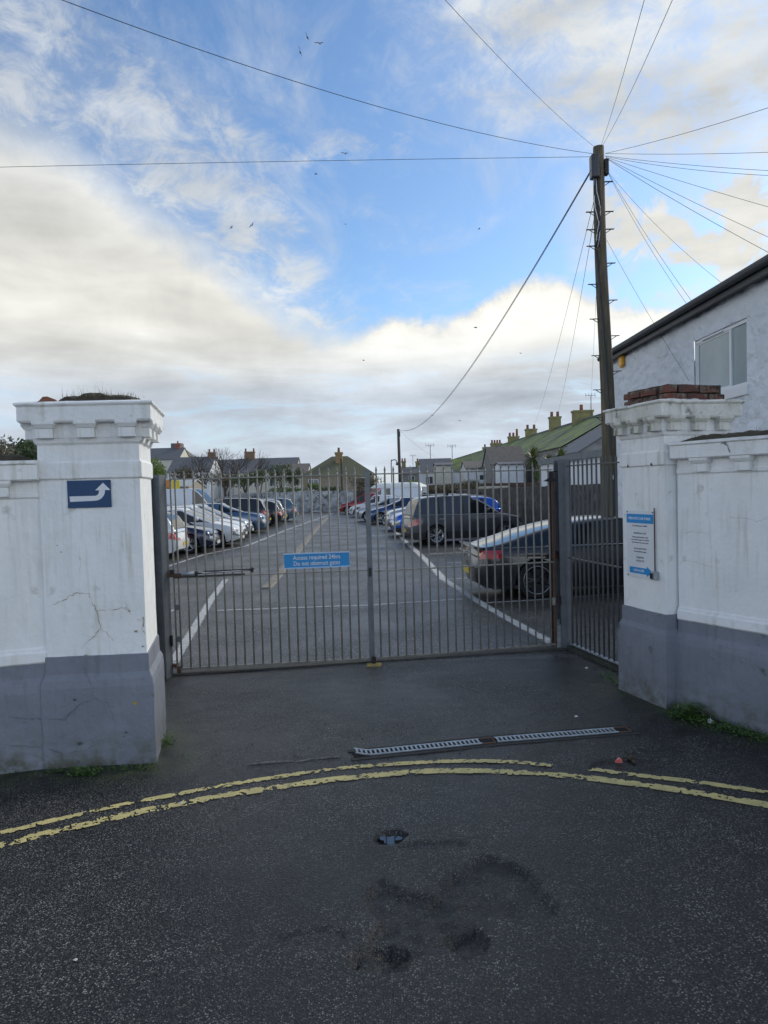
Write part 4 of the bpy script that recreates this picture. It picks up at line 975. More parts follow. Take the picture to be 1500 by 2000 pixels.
    rf0 = [p for p in cab if p[1] > zmax-.10][0][0]; rf1 = [p for p in cab if p[1] > zmax-.10][-1][0]
    for i in range(nx_+1):
        x = cx0+(cx1-cx0)*i/nx_; zt = interp(cp, x); zbse = interp(pr, x)-.02; h = max(.004, zt-zbse)
        yb = hw(x)*.935; yr = yb-(.20 if not van else .07)*Ht/1.45
        ytop = yb+(yr-yb)*min(1, h/(zmax-zbse))
        rl = min(h*.45, .055); r1 = Vector((x, yb+(yr-yb)*min(1, (h-rl)/(zmax-zbse)), zbse+h-rl))
        crow.append([Vector((x, yb, zbse)), r1, Vector((x, ytop, zbse+h)), Vector((x, ytop*.90, zbse+h+.012)), Vector((x, ytop*.55, zbse+h+.028)), Vector((x, 0, zbse+h+.034))])
    cg = {}
    def cput(k, q): cg.setdefault(k, MB()).add(q, [tuple(range(len(q)))])
    wins = []
    for i in range(nx_):
        x = cx0+(cx1-cx0)*(i+.5)/nx_
        for j in range(5):
            for s in (1, -1):
                q = [Vector((p.x, p.y*s, p.z)) for p in (crow[i][j], crow[i+1][j], crow[i+1][j+1], crow[i][j+1])]
                if s < 0: q = q[::-1]
                if j == 0:
                    k = 'roof' if (x < glass_from) else ('side_window', s)
                    if any(abs(x-pp) < .045 for pp in pillars): k = ('door_pillar', s, [abs(x-pp) < .045 for pp in pillars].index(True))
                    if van and not any(a < x < b for a, b in van): k = 'roof'
                    if k == ('side_window', s): k = ('side_window', s, sum(1 for pp in pillars if x > pp) if not van else [a < x < b for a, b in van].index(True))
                elif j == 1 or j == 2: k = 'roof'
                else: k = 'windscreen' if x > rf1-.02 else ('rear_window' if (x < rf0+.02) else 'roof')
                if j == 2 and (x > rf1-.02 or x < rf0+.02): k = 'roof'
                cput(k, q)
    # near-vertical ends of the cabin
    for row, e in ((crow[0], -1), (crow[-1], 1)):
        if row[2].z-row[0].z > .08:
            pts = [Vector((p.x, p.y*s, p.z)) for s in (1, -1) for p in (row if s == 1 else row[::-1])]
            cput('rear_window' if e < 0 else 'windscreen', pts)
    rm_ = roofmat or (two[1] if two else col)
    for k, mb in cg.items():
        nm = k if isinstance(k, str) else k[0]
        mm = {'roof': rm_, 'windscreen': M['glass'], 'rear_window': M['glass'], 'side_window': M['glass'], 'door_pillar': M['trim']}[nm]
        weld(mb.build(nm, mm, t, smooth=True, fix=False))
    # underbody, wheels
    MB().box((0, 0, sill+.20), (Ln-.35, Wd-.62, .42)).build('underbody', M['black'], t)
    MB().box((0, 0, sill+.03), (Ln-.5, Wd-.14, .06)).box(((wx[0]+wx[1])/2, 0, sill+.15), (wb-2*R_-.03, Wd-.16, .25)).build('floor_pan', M['black'], t)
    ty, rmm, hb = wheel_meshes(r, darkrim)
    for w_ in wx:
        for s in (1, -1):
            o = inst(ty, 'wheel', t, (w_, s*(hw(w_)-.125), r), (0, 0, 0 if s > 0 else PI)); inst(rmm, 'rim', o); inst(hb, 'brake_disc', o, (0, .03, 0))
    # mirrors, plates, handles
    mxx = cx1-.50 if not van else cx1-.35; zm = interp(pr, mxx)+.06
    for s in (1, -1):
        MB().rings([(-.03, 0), (0, .02), (.0, .10), (-.03, .125)], .10, .20).build('wing_mirror', col if not van else M['trim'], t, True, bevel=.01, loc=(mxx-.05, s*(hw(mxx)-.0)-(.0 if s > 0 else .20), zm))
    for e, pk, zf in ((1, plates[0], .30), (-1, plates[1], .42)):
        zt = interp(pr, e*Ln/2); z = sill+(zt-sill)*zf
        MB().box((e*(Ln/2+.052), 0, z), (.012, .50, .105)).build('number_plate', M[pk], t)
    for x in seams:
        for s in (1, -1):
            mb = MB(); z0 = sill+.06; z1 = interp(pr, x)-.02; pts = []
            for k in range(7):
                z = z0+(z1-z0)*k/6; f = (z-sill)/(interp(pr, x)-sill); bul = 1-.050*abs(f-.52)**1.6*2.2-.035*max(0, f-.8)/.2; y = hw(x)*bul+.0025
                pts += [(x-.004, y*s, z), (x+.004, y*s, z)]
            mb.add(pts, [(2*k, 2*k+1, 2*k+3, 2*k+2) for k in range(6)]); mb.build('door_seam', M['black'], t, fix=False)
    if seams:
        for x in seams[1:]:
            for s in (1, -1):
                z = interp(pr, x)-.16; MB().box((x+.13*(-1 if x < seams[0] else 1)*-1+.0, s*(hw(x)*.985+.012), z), (.17, .022, .024)).build('door_handle', M['chrome'] if rails == 'chrome' else col, t, bevel=.004)
    if rails:
        for s in (1, -1):
            MB().tube([(rf0+.15, s*(hw0*.735), zmax+.0), (rf0+.25, s*(hw0*.735), zmax+.045), (rf1-.15, s*(hw0*.735), zmax+.045), (rf1-.02, s*(hw0*.735), zmax+.0)], .014, 6).build('roof_rail', M['chrome'], t, True)
    if roofbars:
        for x in roofbars:
            MB().box((x, 0, zmax+.085), (.05, hw0*1.55, .022)).build('roof_bar', M['trim'], t)
            for s in (1, -1): MB().box((x, s*hw0*.74, zmax+.045), (.09, .06, .07)).build('bar_foot', M['trim'], t)
    return t
def weld(o):
    bm = bmesh.new(); bm.from_mesh(o.data); bmesh.ops.remove_doubles(bm, verts=bm.verts, dist=.0008); bmesh.ops.recalc_face_normals(bm, faces=bm.faces)
    bm.to_mesh(o.data); bm.free(); return o

LIGHTBLUE = paint('paint_steel_blue', (.055, .12, .22)); BRIGHT = paint('paint_bright_blue', (.012, .12, .52)); GREYB = paint('paint_dark_grey', (.055, .062, .075), .3, .2)
BLACKP = paint('paint_black', (.008, .009, .013), .25, 0.0); NAVY = paint('paint_navy', (.012, .02, .06)); WHITEP = paint('paint_white', (.68, .69, .70), .25, 0.0); SILVER = paint('paint_silver', (.42, .44, .46), .28, .6)
REDP = paint('paint_dark_red', (.30, .015, .018)); MIDB = paint('paint_mid_blue', (.02, .055, .16)); VANW = paint('paint_van_white', (.56, .62, .70), .35, 0.0)
# profiles run from tail (-x) to nose (+x)
def P_hatch(L_): h = L_/2; return [(-h, .82), (-h+.12, .90), (-h+.5, .96), (0, .95), (h-1.25, .93), (h-.75, .86), (h-.25, .74), (h, .60)]
def C_hatch(L_, H_): h = L_/2; return [(-h+.10, .90), (-h+.32, H_-.20), (-h+.62, H_-.06), (-h+1.2, H_-.01), (.05, H_), (h-1.95, H_-.08), (h-1.55, H_-.25), (h-.95, .90)]
def P_suv(L_): h = L_/2; return [(-h, .92), (-h+.12, 1.0), (-h+.5, 1.05), (0, 1.03), (h-1.2, 1.03), (h-.75, .98), (h-.25, .87), (h, .70)]
def C_suv(L_, H_): h = L_/2; return [(-h+.10, 1.0), (-h+.30, H_-.20), (-h+.55, H_-.06), (-h+1.2, H_-.01), (.05, H_), (h-1.95, H_-.08), (h-1.55, H_-.24), (h-.98, 1.02)]

# dark saloon, tail towards the lane, right behind the gate
a = R(4); Lc = 4.72
p = Vector((1.62, 12.30, 0))    # rear right corner on the ground
cx = Vector((math.cos(a), math.sin(a), 0)); cy = Vector((-math.sin(a), math.cos(a), 0))
h = Lc/2
audi = car('black fastback saloon with tail to the lane behind the right gate leaf', p+cx*h+cy*.92, a, Lc, 1.85, 1.36, BLACKP,
    [(-h, .85), (-h+.05, .905), (-h+.35, .92), (-h+.9, .92), (0, .92), (h-1.35, .90), (h-.8, .83), (h-.25, .70), (h, .58)],
    [(-h+.14, .90), (-h+.50, .985), (-h+1.0, 1.14), (-h+1.55, 1.275), (-h+2.05, 1.345), (-h+2.6, 1.36), (h-1.75, 1.28), (h-1.35, 1.12), (h-1.0, .93)],
    2.82, .86, .335, .19, pillars=(-.12,), darkrim=True, lamp_r=(.42, .78, .93), seams=(-.12, -.85, .95), glass_from=-1.45, rails=None, cat='car')
# bright outline of the wheel and chrome strip
mb = MB(); wxr = Lc/2-.86-2.82
mb.tube([(wxr+.245*math.cos(2*PI*k/28), -.905, .335+.245*math.sin(2*PI*k/28)) for k in range(29)], .006, 6, False); mb.build('rim_edge', M['rim'], audi, True)
MB().box((-Lc/2-.045, 0, .79), (.02, 1.30, .022)).build('chrome_strip', M['chrome'], audi); MB().prism([(-Lc/2-.03, .905), (-Lc/2+.14, .915), (-Lc/2-.05, .94)], 'y', -.72, .72).build('spoiler_lip', BLACKP, audi)
MB().tube([(-Lc/2+1.2, -.875, .925), (-.2, -.875, .925), (Lc/2-1.35, -.875, .915)], .008, 5).build('window_trim', M['chrome'], audi)

def place(label, nose_px, nose_y, ybase, facing, yaw_off, L_, **k):
    """near side on the ground at depth ybase; nose_px: picture column of the lane end of the car"""
    pt = P(nose_px, 1040, ybase); side = 1 if facing > 0 else -1
    return pt
def rowcar(label, lane_x, near_y, lane_end, yaw, L_, Wd, Ht, col, kind='hatch', **k):
    """lane_end: 'nose' or 'tail'; the body runs away from the lane towards sgn (-1 left row, +1 right row)"""
    sgn = k.pop('sgn'); away = Vector((sgn*math.cos(yaw), sgn*math.sin(yaw), 0)); perp = Vector((-math.sin(yaw), math.cos(yaw), 0))
    c = Vector((lane_x, near_y, 0))+away*(L_/2)+perp*(Wd/2)
    nose_dir = -away if lane_end == 'nose' else away; rz = math.atan2(nose_dir.y, nose_dir.x)
    pf, cf = {'hatch': (P_hatch, C_hatch), 'suv': (P_suv, C_suv)}[kind]
    wbl = L_*.60
    kk = dict(pillars=(-.15, .95-.9), group=None, seams=(-.15,)); kk['pillars'] = (-.25, -L_/2+.95)
    kk.update(k)
    return car(label, c, rz, L_, Wd, Ht, col, pf(L_), cf(L_, Ht), wbl, L_*.19, **kk)
# right row
rowcar('dark grey crossover with roof bars and bright alloy wheels in the right row', .93, 23.9, 'tail', R(12), 4.15, 1.84, 1.66, GREYB, 'suv', sgn=1, r=.34, cladding=True, roofbars=(-.75, .45), seams=(-.25, -1.15, .95), lamp_r=(.24, .60, .85), rails='chrome')
rowcar('bright blue car nosing into the lane beyond the grey crossover', .38, 28.1, 'nose', R(8), 4.6, 1.85, 1.52, BRIGHT, 'suv', sgn=1, r=.35, cladding=True, rails='chrome')
rowcar('white car with pale bonnet between the bright blue and mid blue cars', .12, 32.2, 'nose', R(6), 4.3, 1.80, 1.45, SILVER, 'suv', sgn=1)
rowcar('small mid blue hatchback in the right row near the campervan', -.95, 38.6, 'nose', R(2), 4.0, 1.72, 1.38, MIDB, 'hatch', sgn=1)
rowcar('silver hatchback nosing out beyond the mid blue one', -1.75, 41.8, 'nose', R(0), 4.2, 1.75, 1.36, SILVER, 'hatch', sgn=1)
rowcar('small white hatchback near the end of the right row', -2.45, 48.5, 'nose', R(-8), 3.7, 1.65, 1.45, WHITEP, 'hatch', sgn=1)
rowcar('dark red car by the end wall of the car park', -3.5, 54.5, 'nose', R(-6), 4.0, 1.7, 1.55, REDP, 'hatch', sgn=1)
# left row
rowcar('white hatchback with its red tail lamp showing beside the left post', -6.28, 21.3, 'tail', R(0), 4.0, 1.75, 1.48, WHITEP, 'hatch', sgn=-1, lamp_r=(.34, .62, .88))
rowcar('navy hatchback with pale headlight, second in the left row', -5.72, 23.5, 'nose', R(3), 4.2, 1.76, 1.44, NAVY, 'hatch', sgn=-1)
rowcar('white car with a long bright bonnet, third in the left row', -5.30, 25.7, 'nose', R(3), 4.4, 1.78, 1.42, WHITEP, 'hatch', sgn=-1)
rowcar('pearl white hatchback, fourth in the left row', -5.65, 28.1, 'nose', R(3), 4.2, 1.76, 1.46, WHITEP, 'hatch', sgn=-1)
rowcar('silver hatchback just this side of the steel blue crossover', -5.80, 30.4, 'nose', R(3), 4.2, 1.76, 1.44, SILVER, 'hatch', sgn=-1)
rowcar('steel blue crossover showing its front wheel in the left row', -5.65, 33.4, 'nose', R(3), 4.3, 1.80, 1.44, LIGHTBLUE, 'suv', sgn=-1, seams=(-.2, .9))
rowcar('dark people carrier just beyond the steel blue crossover', -6.05, 36.7, 'tail', R(2), 4.3, 1.78, 1.62, BLACKP, 'suv', sgn=-1, lamp_r=(.3, .55, .95))
rowcar('black hatchback towards the far end of the left row', -5.75, 39.6, 'tail', R(2), 4.0, 1.72, 1.44, BLACKP, 'hatch', sgn=-1)
rowcar('silver estate, last but one in the left row', -5.90, 42.1, 'tail', R(2), 4.3, 1.74, 1.46, SILVER, 'hatch', sgn=-1)
rowcar('grey blue hatchback at the far end of the left row', -5.55, 44.8, 'tail', R(2), 4.0, 1.72, 1.48, paint('paint_grey_blue', (.12, .17, .23)), 'hatch', sgn=-1)
# vans
def van(label, loc, yaw, L_, H_, col, wins, two=None, name='parked_van', sc=1.0, **k):
    h = L_/2
    return car(label, loc, yaw, L_, 1.90, H_, col, [(-h, 1.0), (-h+.05, 1.06), (0, 1.06), (h-1.0, 1.06), (h-.5, .98), (h, .72)],
        [(-h+.03, 1.06), (-h+.05, H_-.12), (-h+.15, H_-.02), (0, H_), (h-1.75, H_-.02), (h-1.45, H_-.14), (h-1.05, H_-.50), (h-.55, 1.06)], L_*.62, .85, .33, .22, van=wins, two=two, name=name, cat='van', scale=sc, **k)
van('white panel van parked at the back left of the car park', Vector((-13.9, 49.5, 0)), R(-6), 5.2, 2.25, VANW, ((-2.0, -1.2), (.9, 1.9)))
cv = van('blue and white campervan with ribbed white high top behind the blue hatchback', Vector((.85, 51.5, 0)), PI-R(24), 4.7, 1.95, paint('paint_pale_blue', (.10, .26, .48)), ((-1.9, -.8), (-.6, .45), (.7, 1.7)), two=(paint('paint_camper_blue', (.16, .33, .52)), VANW), name='campervan')
top = MB(); pts = []
for i in range(33):
    x = -2.25+3.9*i/32; e = min(1, min(i, 32-i)/4.5)**.5; hh = .34*e*(1+.06*math.sin(i*1.9))
    pts.append([(x, y*(.82-.10*(1-e)), 1.94+hh*math.sqrt(max(0, 1-y**6*.98)) if abs(y) < 1 else 1.93) for y in (-1, -.97, -.85, -.6, -.3, 0, .3, .6, .85, .97, 1)])
for row in pts: top.v += row
top.f = [(i*11+j, i*11+j+1, (i+1)*11+j+1, (i+1)*11+j) for i in range(32) for j in range(10)]
top.build('high_top', mat('gelcoat', (.66, .68, .66), None, .7), cv, smooth=True, fix=False)
van('red van standing side on against the end wall', Vector((.35, 59.3, 0)), PI, 4.9, 2.15, paint('paint_red', (.42, .03, .05), .4, 0), ((.9, 1.9),))

# ------------------------------------------------------------------ walls round the car park
def rubble(name, label, p0, p1, h0, h1, th, mt, seed, cat='wall', amp=.05, sub=.22, kind=None):
    p0, p1 = Vector(p0), Vector(p1); Ln = (p1-p0).length; a = math.atan2((p1-p0).y, (p1-p0).x)
    nx_ = int(Ln/sub); nz = max(4, int(max(h0, h1)/sub)); mb = MB(); rng = random.Random(seed)
    for side in (0, 1):
        for i in range(nx_+1):
            x = Ln*i/nx_; hh = h0+(h1-h0)*i/nx_+.06*noise.noise(Vector((x*.9, seed, 0)))+.03*noise.noise(Vector((x*4, seed, 3)))
            for j in range(nz+1):
                z = hh*j/nz-(.05 if j == 0 else 0); d = amp*noise.noise(Vector((x*2.6, z*4.4, seed+side*9)))
                mb.v.append((x, (th if side else 0)+(d if side else -d), z))
    o = (nx_+1)*(nz+1)
    for i in range(nx_):
        for j in range(nz):
            q = (i*(nz+1)+j, (i+1)*(nz+1)+j, (i+1)*(nz+1)+j+1, i*(nz+1)+j+1); mb.f += [q, tuple(o+k for k in q[::-1])]
        a1, b1 = i*(nz+1)+nz, (i+1)*(nz+1)+nz; mb.f.append((a1, b1, b1+o, a1+o))
    mb.f += [tuple([j for j in range(nz+1)]+[o+j for j in range(nz, -1, -1)]), tuple([nx_*(nz+1)+j for j in range(nz+1)]+[o+nx_*(nz+1)+j for j in range(nz, -1, -1)])]
    ob = mb.build(name, mt, fix=False); weld(ob); ob.location = p0; ob.rotation_euler = (0, 0, a); tag(ob, label, cat); return ob
rubble('rubble_wall', 'patchy whitewashed stone wall closing the far end of the car park', (-12.4, 61, 0), (-2.6, 61.3, 0), 1.82, 1.80, .45, M['rubblewhite'], 1)
rubble('rubble_wall', 'low grey end of the whitewashed wall behind the white van', (-15.8, 60.6, 0), (-12.4, 61.2, 0), 1.15, 1.75, .45, M['rubblewhite'], 2)
rubble('rubble_wall', 'dark stone wall behind the red van at the far end', (-2.5, 61.5, 0), (6.4, 61.9, 0), 1.75, 1.55, .45, M['darkstone'], 3)
rubble('rubble_wall', 'dark rubble wall along the right side of the car park behind the dark saloon', (6.3, 19.2, 0), (6.55, 61.4, 0), 1.95, 1.55, .45, M['darkstone'], 4, amp=.07)
rubble('rubble_wall', 'rough stone wall along the left side of the car park', (-15.9, 60.5, 0), (-14.2, 9.0, 0), 1.2, 1.5, .45, M['darkstone'], 5)
rubble('low_wall', 'low reddish garden wall beneath the cottages', (3.5, 66.5, 0), (19.5, 62.0, 0), 2.05, 2.05, .4, M['brickwall'], 6)

# ------------------------------------------------------------------ houses
def wq(t, mb_name, mt, a, b): return MB().b2(a, b).build(mb_name, mt, t)
def house(name, label, cx, cy, W_, D_, eave, ridge, wallm, roofm, rz=0.0, axis='x', wins=(), chims=(), ov=.18, hip=0.0, door=None, cat='house', chimm=None, potm=None, gutter=True):
    t = thing(name, label, cat, (cx, cy, 0), rz); w2, d2 = W_/2, D_/2
    if hip: MB().b2((-w2, -d2, 0), (w2, d2, eave)).build('wall', wallm, t)
    else:
        pr = [(-d2, 0), (d2, 0), (d2, eave), (0, ridge-.05), (-d2, eave)] if axis == 'x' else [(-w2, 0), (w2, 0), (w2, eave), (0, ridge-.05), (-w2, eave)]
        MB().prism(pr, 'x' if axis == 'x' else 'y', -(w2 if axis == 'x' else d2), (w2 if axis == 'x' else d2)).build('wall', wallm, t)
    rf = MB(); th = .10
    if axis == 'x':
        e = eave-ov*(ridge-eave)/d2; hx = hip
        a_, b_ = -w2-ov*.6, w2+ov*.6
        v = [(a_, -d2-ov, e), (b_, -d2-ov, e), (b_, d2+ov, e), (a_, d2+ov, e), (a_+hx, 0, ridge), (b_-hx, 0, ridge)]
    else:
        e = eave-ov*(ridge-eave)/w2; hx = hip; a_, b_ = -d2-ov*.6, d2+ov*.6
        v = [(w2+ov, a_, e), (w2+ov, b_, e), (-w2-ov, b_, e), (-w2-ov, a_, e), (0, a_+hx, ridge), (0, b_-hx, ridge)]
    up_ = [(x, y, z+th) for x, y, z in v]
    rf.add(v+up_, [(6, 7, 11, 10), (8, 9, 10, 11), (9, 6, 10), (7, 8, 11), (0, 4, 5, 1), (2, 5, 4, 3), (3, 4, 0), (1, 5, 2), (0, 1, 7, 6), (2, 3, 9, 8), (1, 2, 8, 7), (3, 0, 6, 9)] if hip else
           [(6, 7, 11, 10), (8, 9, 10, 11), (0, 4, 5, 1), (2, 5, 4, 3), (0, 1, 7, 6), (2, 3, 9, 8), (1, 5, 11, 7), (5, 2, 8, 11), (3, 4, 10, 9), (4, 0, 6, 10)])
    ro_ = rf.build('roof', roofm, t)
    for wn in wins:      # (face, u, z, width, height): face 'f' = front (-y), 'l' = left (-x)
        f, u, z, ww, hh = wn[:5]
        fr = MB(); k = .06
        if f == 'f':
            fr.b2((u-ww/2, -d2-.03, z-hh/2), (u+ww/2, -d2+.02, z-hh/2+k)).b2((u-ww/2, -d2-.03, z+hh/2-k), (u+ww/2, -d2+.02, z+hh/2)).b2((u-ww/2, -d2-.03, z-hh/2+k), (u-ww/2+k, -d2+.02, z+hh/2-k)).b2((u+ww/2-k, -d2-.03, z-hh/2+k), (u+ww/2, -d2+.02, z+hh/2-k)).b2((u-k/2, -d2-.03, z-hh/2+k), (u+k/2, -d2+.02, z+hh/2-k))
            w__ = fr.build('window', M['upvc'], t); w__['kind'] = 'thing'
            MB().b2((u-ww/2+k, -d2-.012, z-hh/2+k), (u-k/2, -d2+.01, z+hh/2-k)).build('pane', M['hglassdark'], w__); MB().b2((u+k/2, -d2-.012, z-hh/2+k), (u+ww/2-k, -d2+.01, z+hh/2-k)).build('pane', M['hglassdark'], w__)
        else:
            fr.b2((-w2-.03, u-ww/2, z-hh/2), (-w2+.02, u+ww/2, z-hh/2+k)).b2((-w2-.03, u-ww/2, z+hh/2-k), (-w2+.02, u+ww/2, z+hh/2)).b2((-w2-.03, u-ww/2, z-hh/2+k), (-w2+.02, u-ww/2+k, z+hh/2-k)).b2((-w2-.03, u+ww/2-k, z-hh/2+k), (-w2+.02, u+ww/2, z+hh/2-k))
            w__ = fr.build('window', M['upvc'], t); MB().b2((-w2-.012, u-ww/2+k, z-hh/2+k), (-w2+.01, u+ww/2-k, z+hh/2-k)).build('pane', M['hglassdark'], w__)
    for ch in chims:     # (x, y, width, depth, base z, top z, pots)
        x, y, cw, cd, z0, z1, npot = ch
        c_ = MB().b2((x-cw/2, y-cd/2, z0), (x+cw/2, y+cd/2, z1-.22)).b2((x-cw/2-.07, y-cd/2-.07, z1-.22), (x+cw/2+.07, y+cd/2+.07, z1)).build('chimney', chimm or M['yellowlichen'], t)
        for i in range(npot):
            px_ = x+(i-(npot-1)/2)*(cw-.25)/max(1, npot-1) if npot > 1 else x
            py_ = y+(i-(npot-1)/2)*(cd-.3)/max(1, npot-1) if (npot > 1 and cd > cw) else y
            if cd > cw: px_ = x
            MB().tube([(px_, py_, z1), (px_, py_, z1+.42), (px_, py_, z1+.5)], [.15, .12, .14], 8).build('chimney_pot', potm or M['terracotta'], c_)
    return t
def aerial(label, x, y, z, h, s=.5):
    t = thing('roof_aerial', label, 'aerial', (x, y, z)); MB().tube([(0, 0, 0), (0, 0, h)], .035, 5).build('mast', M['gutter'], t)
    MB().tube([(-s, 0, h), (s, 0, h)], .025, 4).build('boom', M['gutter'], t)
    for k in range(4): MB().tube([(-s+k*s*.6, -.05, h-.22), (-s+k*s*.6, .05, h+.22)], .018, 4).build('element', M['gutter'], t)
def at(px, py, Y): return P(px, py, Y)
# mossy terrace on the right, running away from the camera
RXr, EXr = 20.3, 14.6
t = thing('terrace_row', 'long terrace with green mossy slate roof and row of lichened chimneys', 'terrace', (0, 0, 0))
mb = MB(); ys = [58+i*6.0 for i in range(33)]
def rz_(y): return 8.05+.008*(y-60)
for i in range(len(ys)-1):
    a1, b1 = ys[i], ys[i+1]
    mb.add([(EXr, a1, 4.9), (EXr, b1, 4.9), (RXr, b1, rz_(b1)), (RXr, a1, rz_(a1)), (26, b1, 5), (26, a1, 5)], [(0, 3, 2, 1), (3, 5, 4, 2)])
mb.build('roof', M['mossroof'], t)
MB().b2((EXr+.25, 58.2, 0), (25.6, 250, 4.95)).build('wall', M['greystone'], t)
MB().prism([(EXr+.25, 4.9), (25.6, 4.9), (RXr, rz_(58)-.1)], 'y', 58.05, 58.4).build('gable', M['greystone'], t)
mb = MB(); mb.tube([(RXr, 58, rz_(58)+.03), (RXr, 250, rz_(250)+.03)], .11, 6); mb.build('ridge_tiles', M['slate'], t)
rnd = random.Random(2)
for px_, cw, ch, npot, Yc in ((1135, 1.9, 1.0, 1, 72), (1082, 1.2, 1.4, 2, 83.5), (1037, 1.4, .95, 2, 97), (1004, 1.6, .75, 3, 110), (972, 1.9, .6, 4, 127), (952, 1.1, .5, 1, 140)):
    z0 = rz_(Yc)-.5; z1 = rz_(Yc)+ch
    c_ = MB().b2((RXr-cw*.5, Yc-.5, z0), (RXr+cw*.5, Yc+.5, z1-.2)).b2((RXr-cw*.5-.08, Yc-.58, z1-.2), (RXr+cw*.5+.08, Yc+.58, z1)).build('chimney', M['yellowlichen'], t)
    for i in range(npot):
        x = RXr+(i-(npot-1)/2)*(cw-.5)/max(1, npot-1) if npot > 1 else RXr-.1
        hh = .5 if not (npot == 3 and i == 2) else 1.05
        MB().tube([(x, Yc, z1), (x, Yc, z1+hh), (x, Yc, z1+hh+.08)], [.19, .16, .19], 8).build('chimney_pot', M['terracotta'], c_)
aerial('thin aerial on the terrace ridge by the big chimney', 20.6, 70, 8.0, 2.4)
# cottages and outbuildings in front of the terrace: measured at a distance and placed on the ground
def cot(name, label, x0p, x1p, ridge_y, eave_y, Y, D_, wallm, roofm, **k):
    a_, b_ = at(x0p, ridge_y, Y), at(x1p, ridge_y, Y); W_ = b_.x-a_.x; r_ = at((x0p+x1p)/2, ridge_y, Y+ (D_/2 if k.get('axis', 'x') == 'x' else 0)).z; e_ = at((x0p+x1p)/2, eave_y, Y).z
    return house(name, label, (a_.x+b_.x)/2, Y+D_/2, W_, D_, e_, r_, wallm, roofm, **k)
cot('cottage', 'grey slate roofed cottage with white gable at the left of the cottages', 822, 884, 897, 922, 80, 6, M['whitehouse'], M['slate'], wins=(('f', -.9, 2.6, .9, .9),))
cot('cottage', 'narrow cream rear wing with flat dark top beside the slate cottage', 851, 884, 905, 909, 76, 3, M['cream'], M['slate'])
cot('cottage', 'white cottage with greenish roof between the cream wing and the pale gable', 884, 926, 898, 920, 82, 6, M['whitehouse'], M['mossroof'], wins=(('f', .4, 2.4, .8, .8),))
cot('cottage', 'white gabled cottage with brown tiled roof left of the grey stone gable', 910, 962, 902, 915, 74, 5, M['whitehouse'], M['browntile'], wins=(('f', .6, 2.7, 1.3, .6),))
# grey stone gabled house, gable side to us on the left
x0_, x1_ = at(961, 900, 68).x, at(1030, 900, 68).x
house('stone_house', 'grey stone gabled house with brown tiled roof beside the cordyline palms', (x0_+x1_)/2, 71.5, x1_-x0_, 5.5, at(990, 905, 68).z, at(990, 872, 70).z, M['greystone'], M['browntile'], wins=(('f', .9, 2.6, .6, 1.0),), axis='x')
sh_ = [o for o in C.objects if o.name == 'stone_house'][0]; q_ = at(983, 939, 68.6); MB().box((0, 0, 0), (.55, .06, 1.9)).build('door', paint('door_blue', (.03, .10, .30), .5, 0), sh_, loc=(q_.x-sh_.location.x, -2.79, 1.3))
house('white_extension', 'white extension at the foot of the stone house near the palms', at(1000, 930, 65).x, 66.4, 2.2, 2.4, at(1000, 903, 65).z-.2, at(1000, 903, 65).z, M['whitehouse'], M['slate'], cat='extension')
cot('far_house', 'distant grey slate house behind the far telegraph pole', 785, 822, 913, 925, 120, 6, M['greystone'], M['slate'], wins=(('f', 0, 3.2, 1.0, 1.0),), chims=((-1.2, 0, .7, .5, 4.8, 6.3, 2), (1.2, 0, .7, .5, 4.8, 6.2, 1)))
aerial('thin aerial above the distant slate house', at(808, 905, 119).x, 122, 5.2, 2.0)
aerial('thin aerial above the white gable of the left cottage', at(842, 900, 82).x, 83, 4.9, 1.8)
aerial('aerial on the roof of the green roofed cottage', at(885, 895, 83).x, 84, 5.0, 1.6)
# dark slate house behind the shed
house('slate_house', 'dark slate house with white framed dormer behind the white shed', 15.2, 48.0, 5.5, 6.5, 3.9, 5.55, M['greystone'], M['slate'], axis='y', wins=(('f', -1.2, 3.3, 1.8, .7),))
# bungalow
t = cot('bungalow', 'beige brick bungalow with hipped mossy roof and thin central chimney', 590, 728, 893, 926, 75, 8, M['beigebrick'], mat('mossy_tiles', (.10, .11, .045), (.085, .085, .065), .9, 1.2, .5, 10), hip=3.0, ov=.25,
    wins=(('f', -2.6, 2.4, 1.1, 1.2), ('f', 2.4, 2.5, 1.0, 1.1)), chims=((.0, -1.4, .75, .7, 3.8, 5.9, 1),), chimm=mat('tan_chimney', (.34, .22, .10), (.25, .17, .09), .85, 3))
# left background houses
cot('slate_terrace', 'long slate roofed cream terrace behind the bare tree', 455, 577, 896, 922, 108, 8, M['cream'], M['slate'], wins=tuple(('f', x, 3.1, 1.0, 1.2) for x in (-3.4, -1.2, 1.2, 3.4)), chims=((-2.9, 0, 1.5, .8, 5.4, 8.1, 2),), chimm=mat('tan_stack', (.26, .17, .10), (.17, .12, .08), .85, 3))
cot('slate_terrace', 'slate roofed white terrace left of the bare tree', 326, 408, 894, 922, 105, 8, M['whitehouse'], M['slate'], wins=tuple(('f', x, 3.0, 1.0, 1.2) for x in (-2.0, .2, 2.2)), chims=((2.6, 0, 1.0, .8, 5.4, 8.0, 2),), chimm=mat('tan_stack2', (.26, .16, .10), (.17, .12, .08), .85, 3))
cot('slate_terrace', 'slate house with small dormer directly behind the bare tree', 404, 460, 899, 924, 112, 8, M['whitehouse'], M['slate'], wins=(('f', 0, 3.2, 1.4, 1.2),))
house('gabled_house', 'cream gabled house with blue slate roof and orange chimney at far left', at(316, 900, 118).x, 121, 6.0, 7.5, at(316, 898, 118).z, at(316, 874, 118).z, M['cream'], M['slate'], axis='x', chims=((1.9, 0, .9, .9, 7.2, at(320, 868, 121).z, 1),), chimm=M['redbrickfar'])
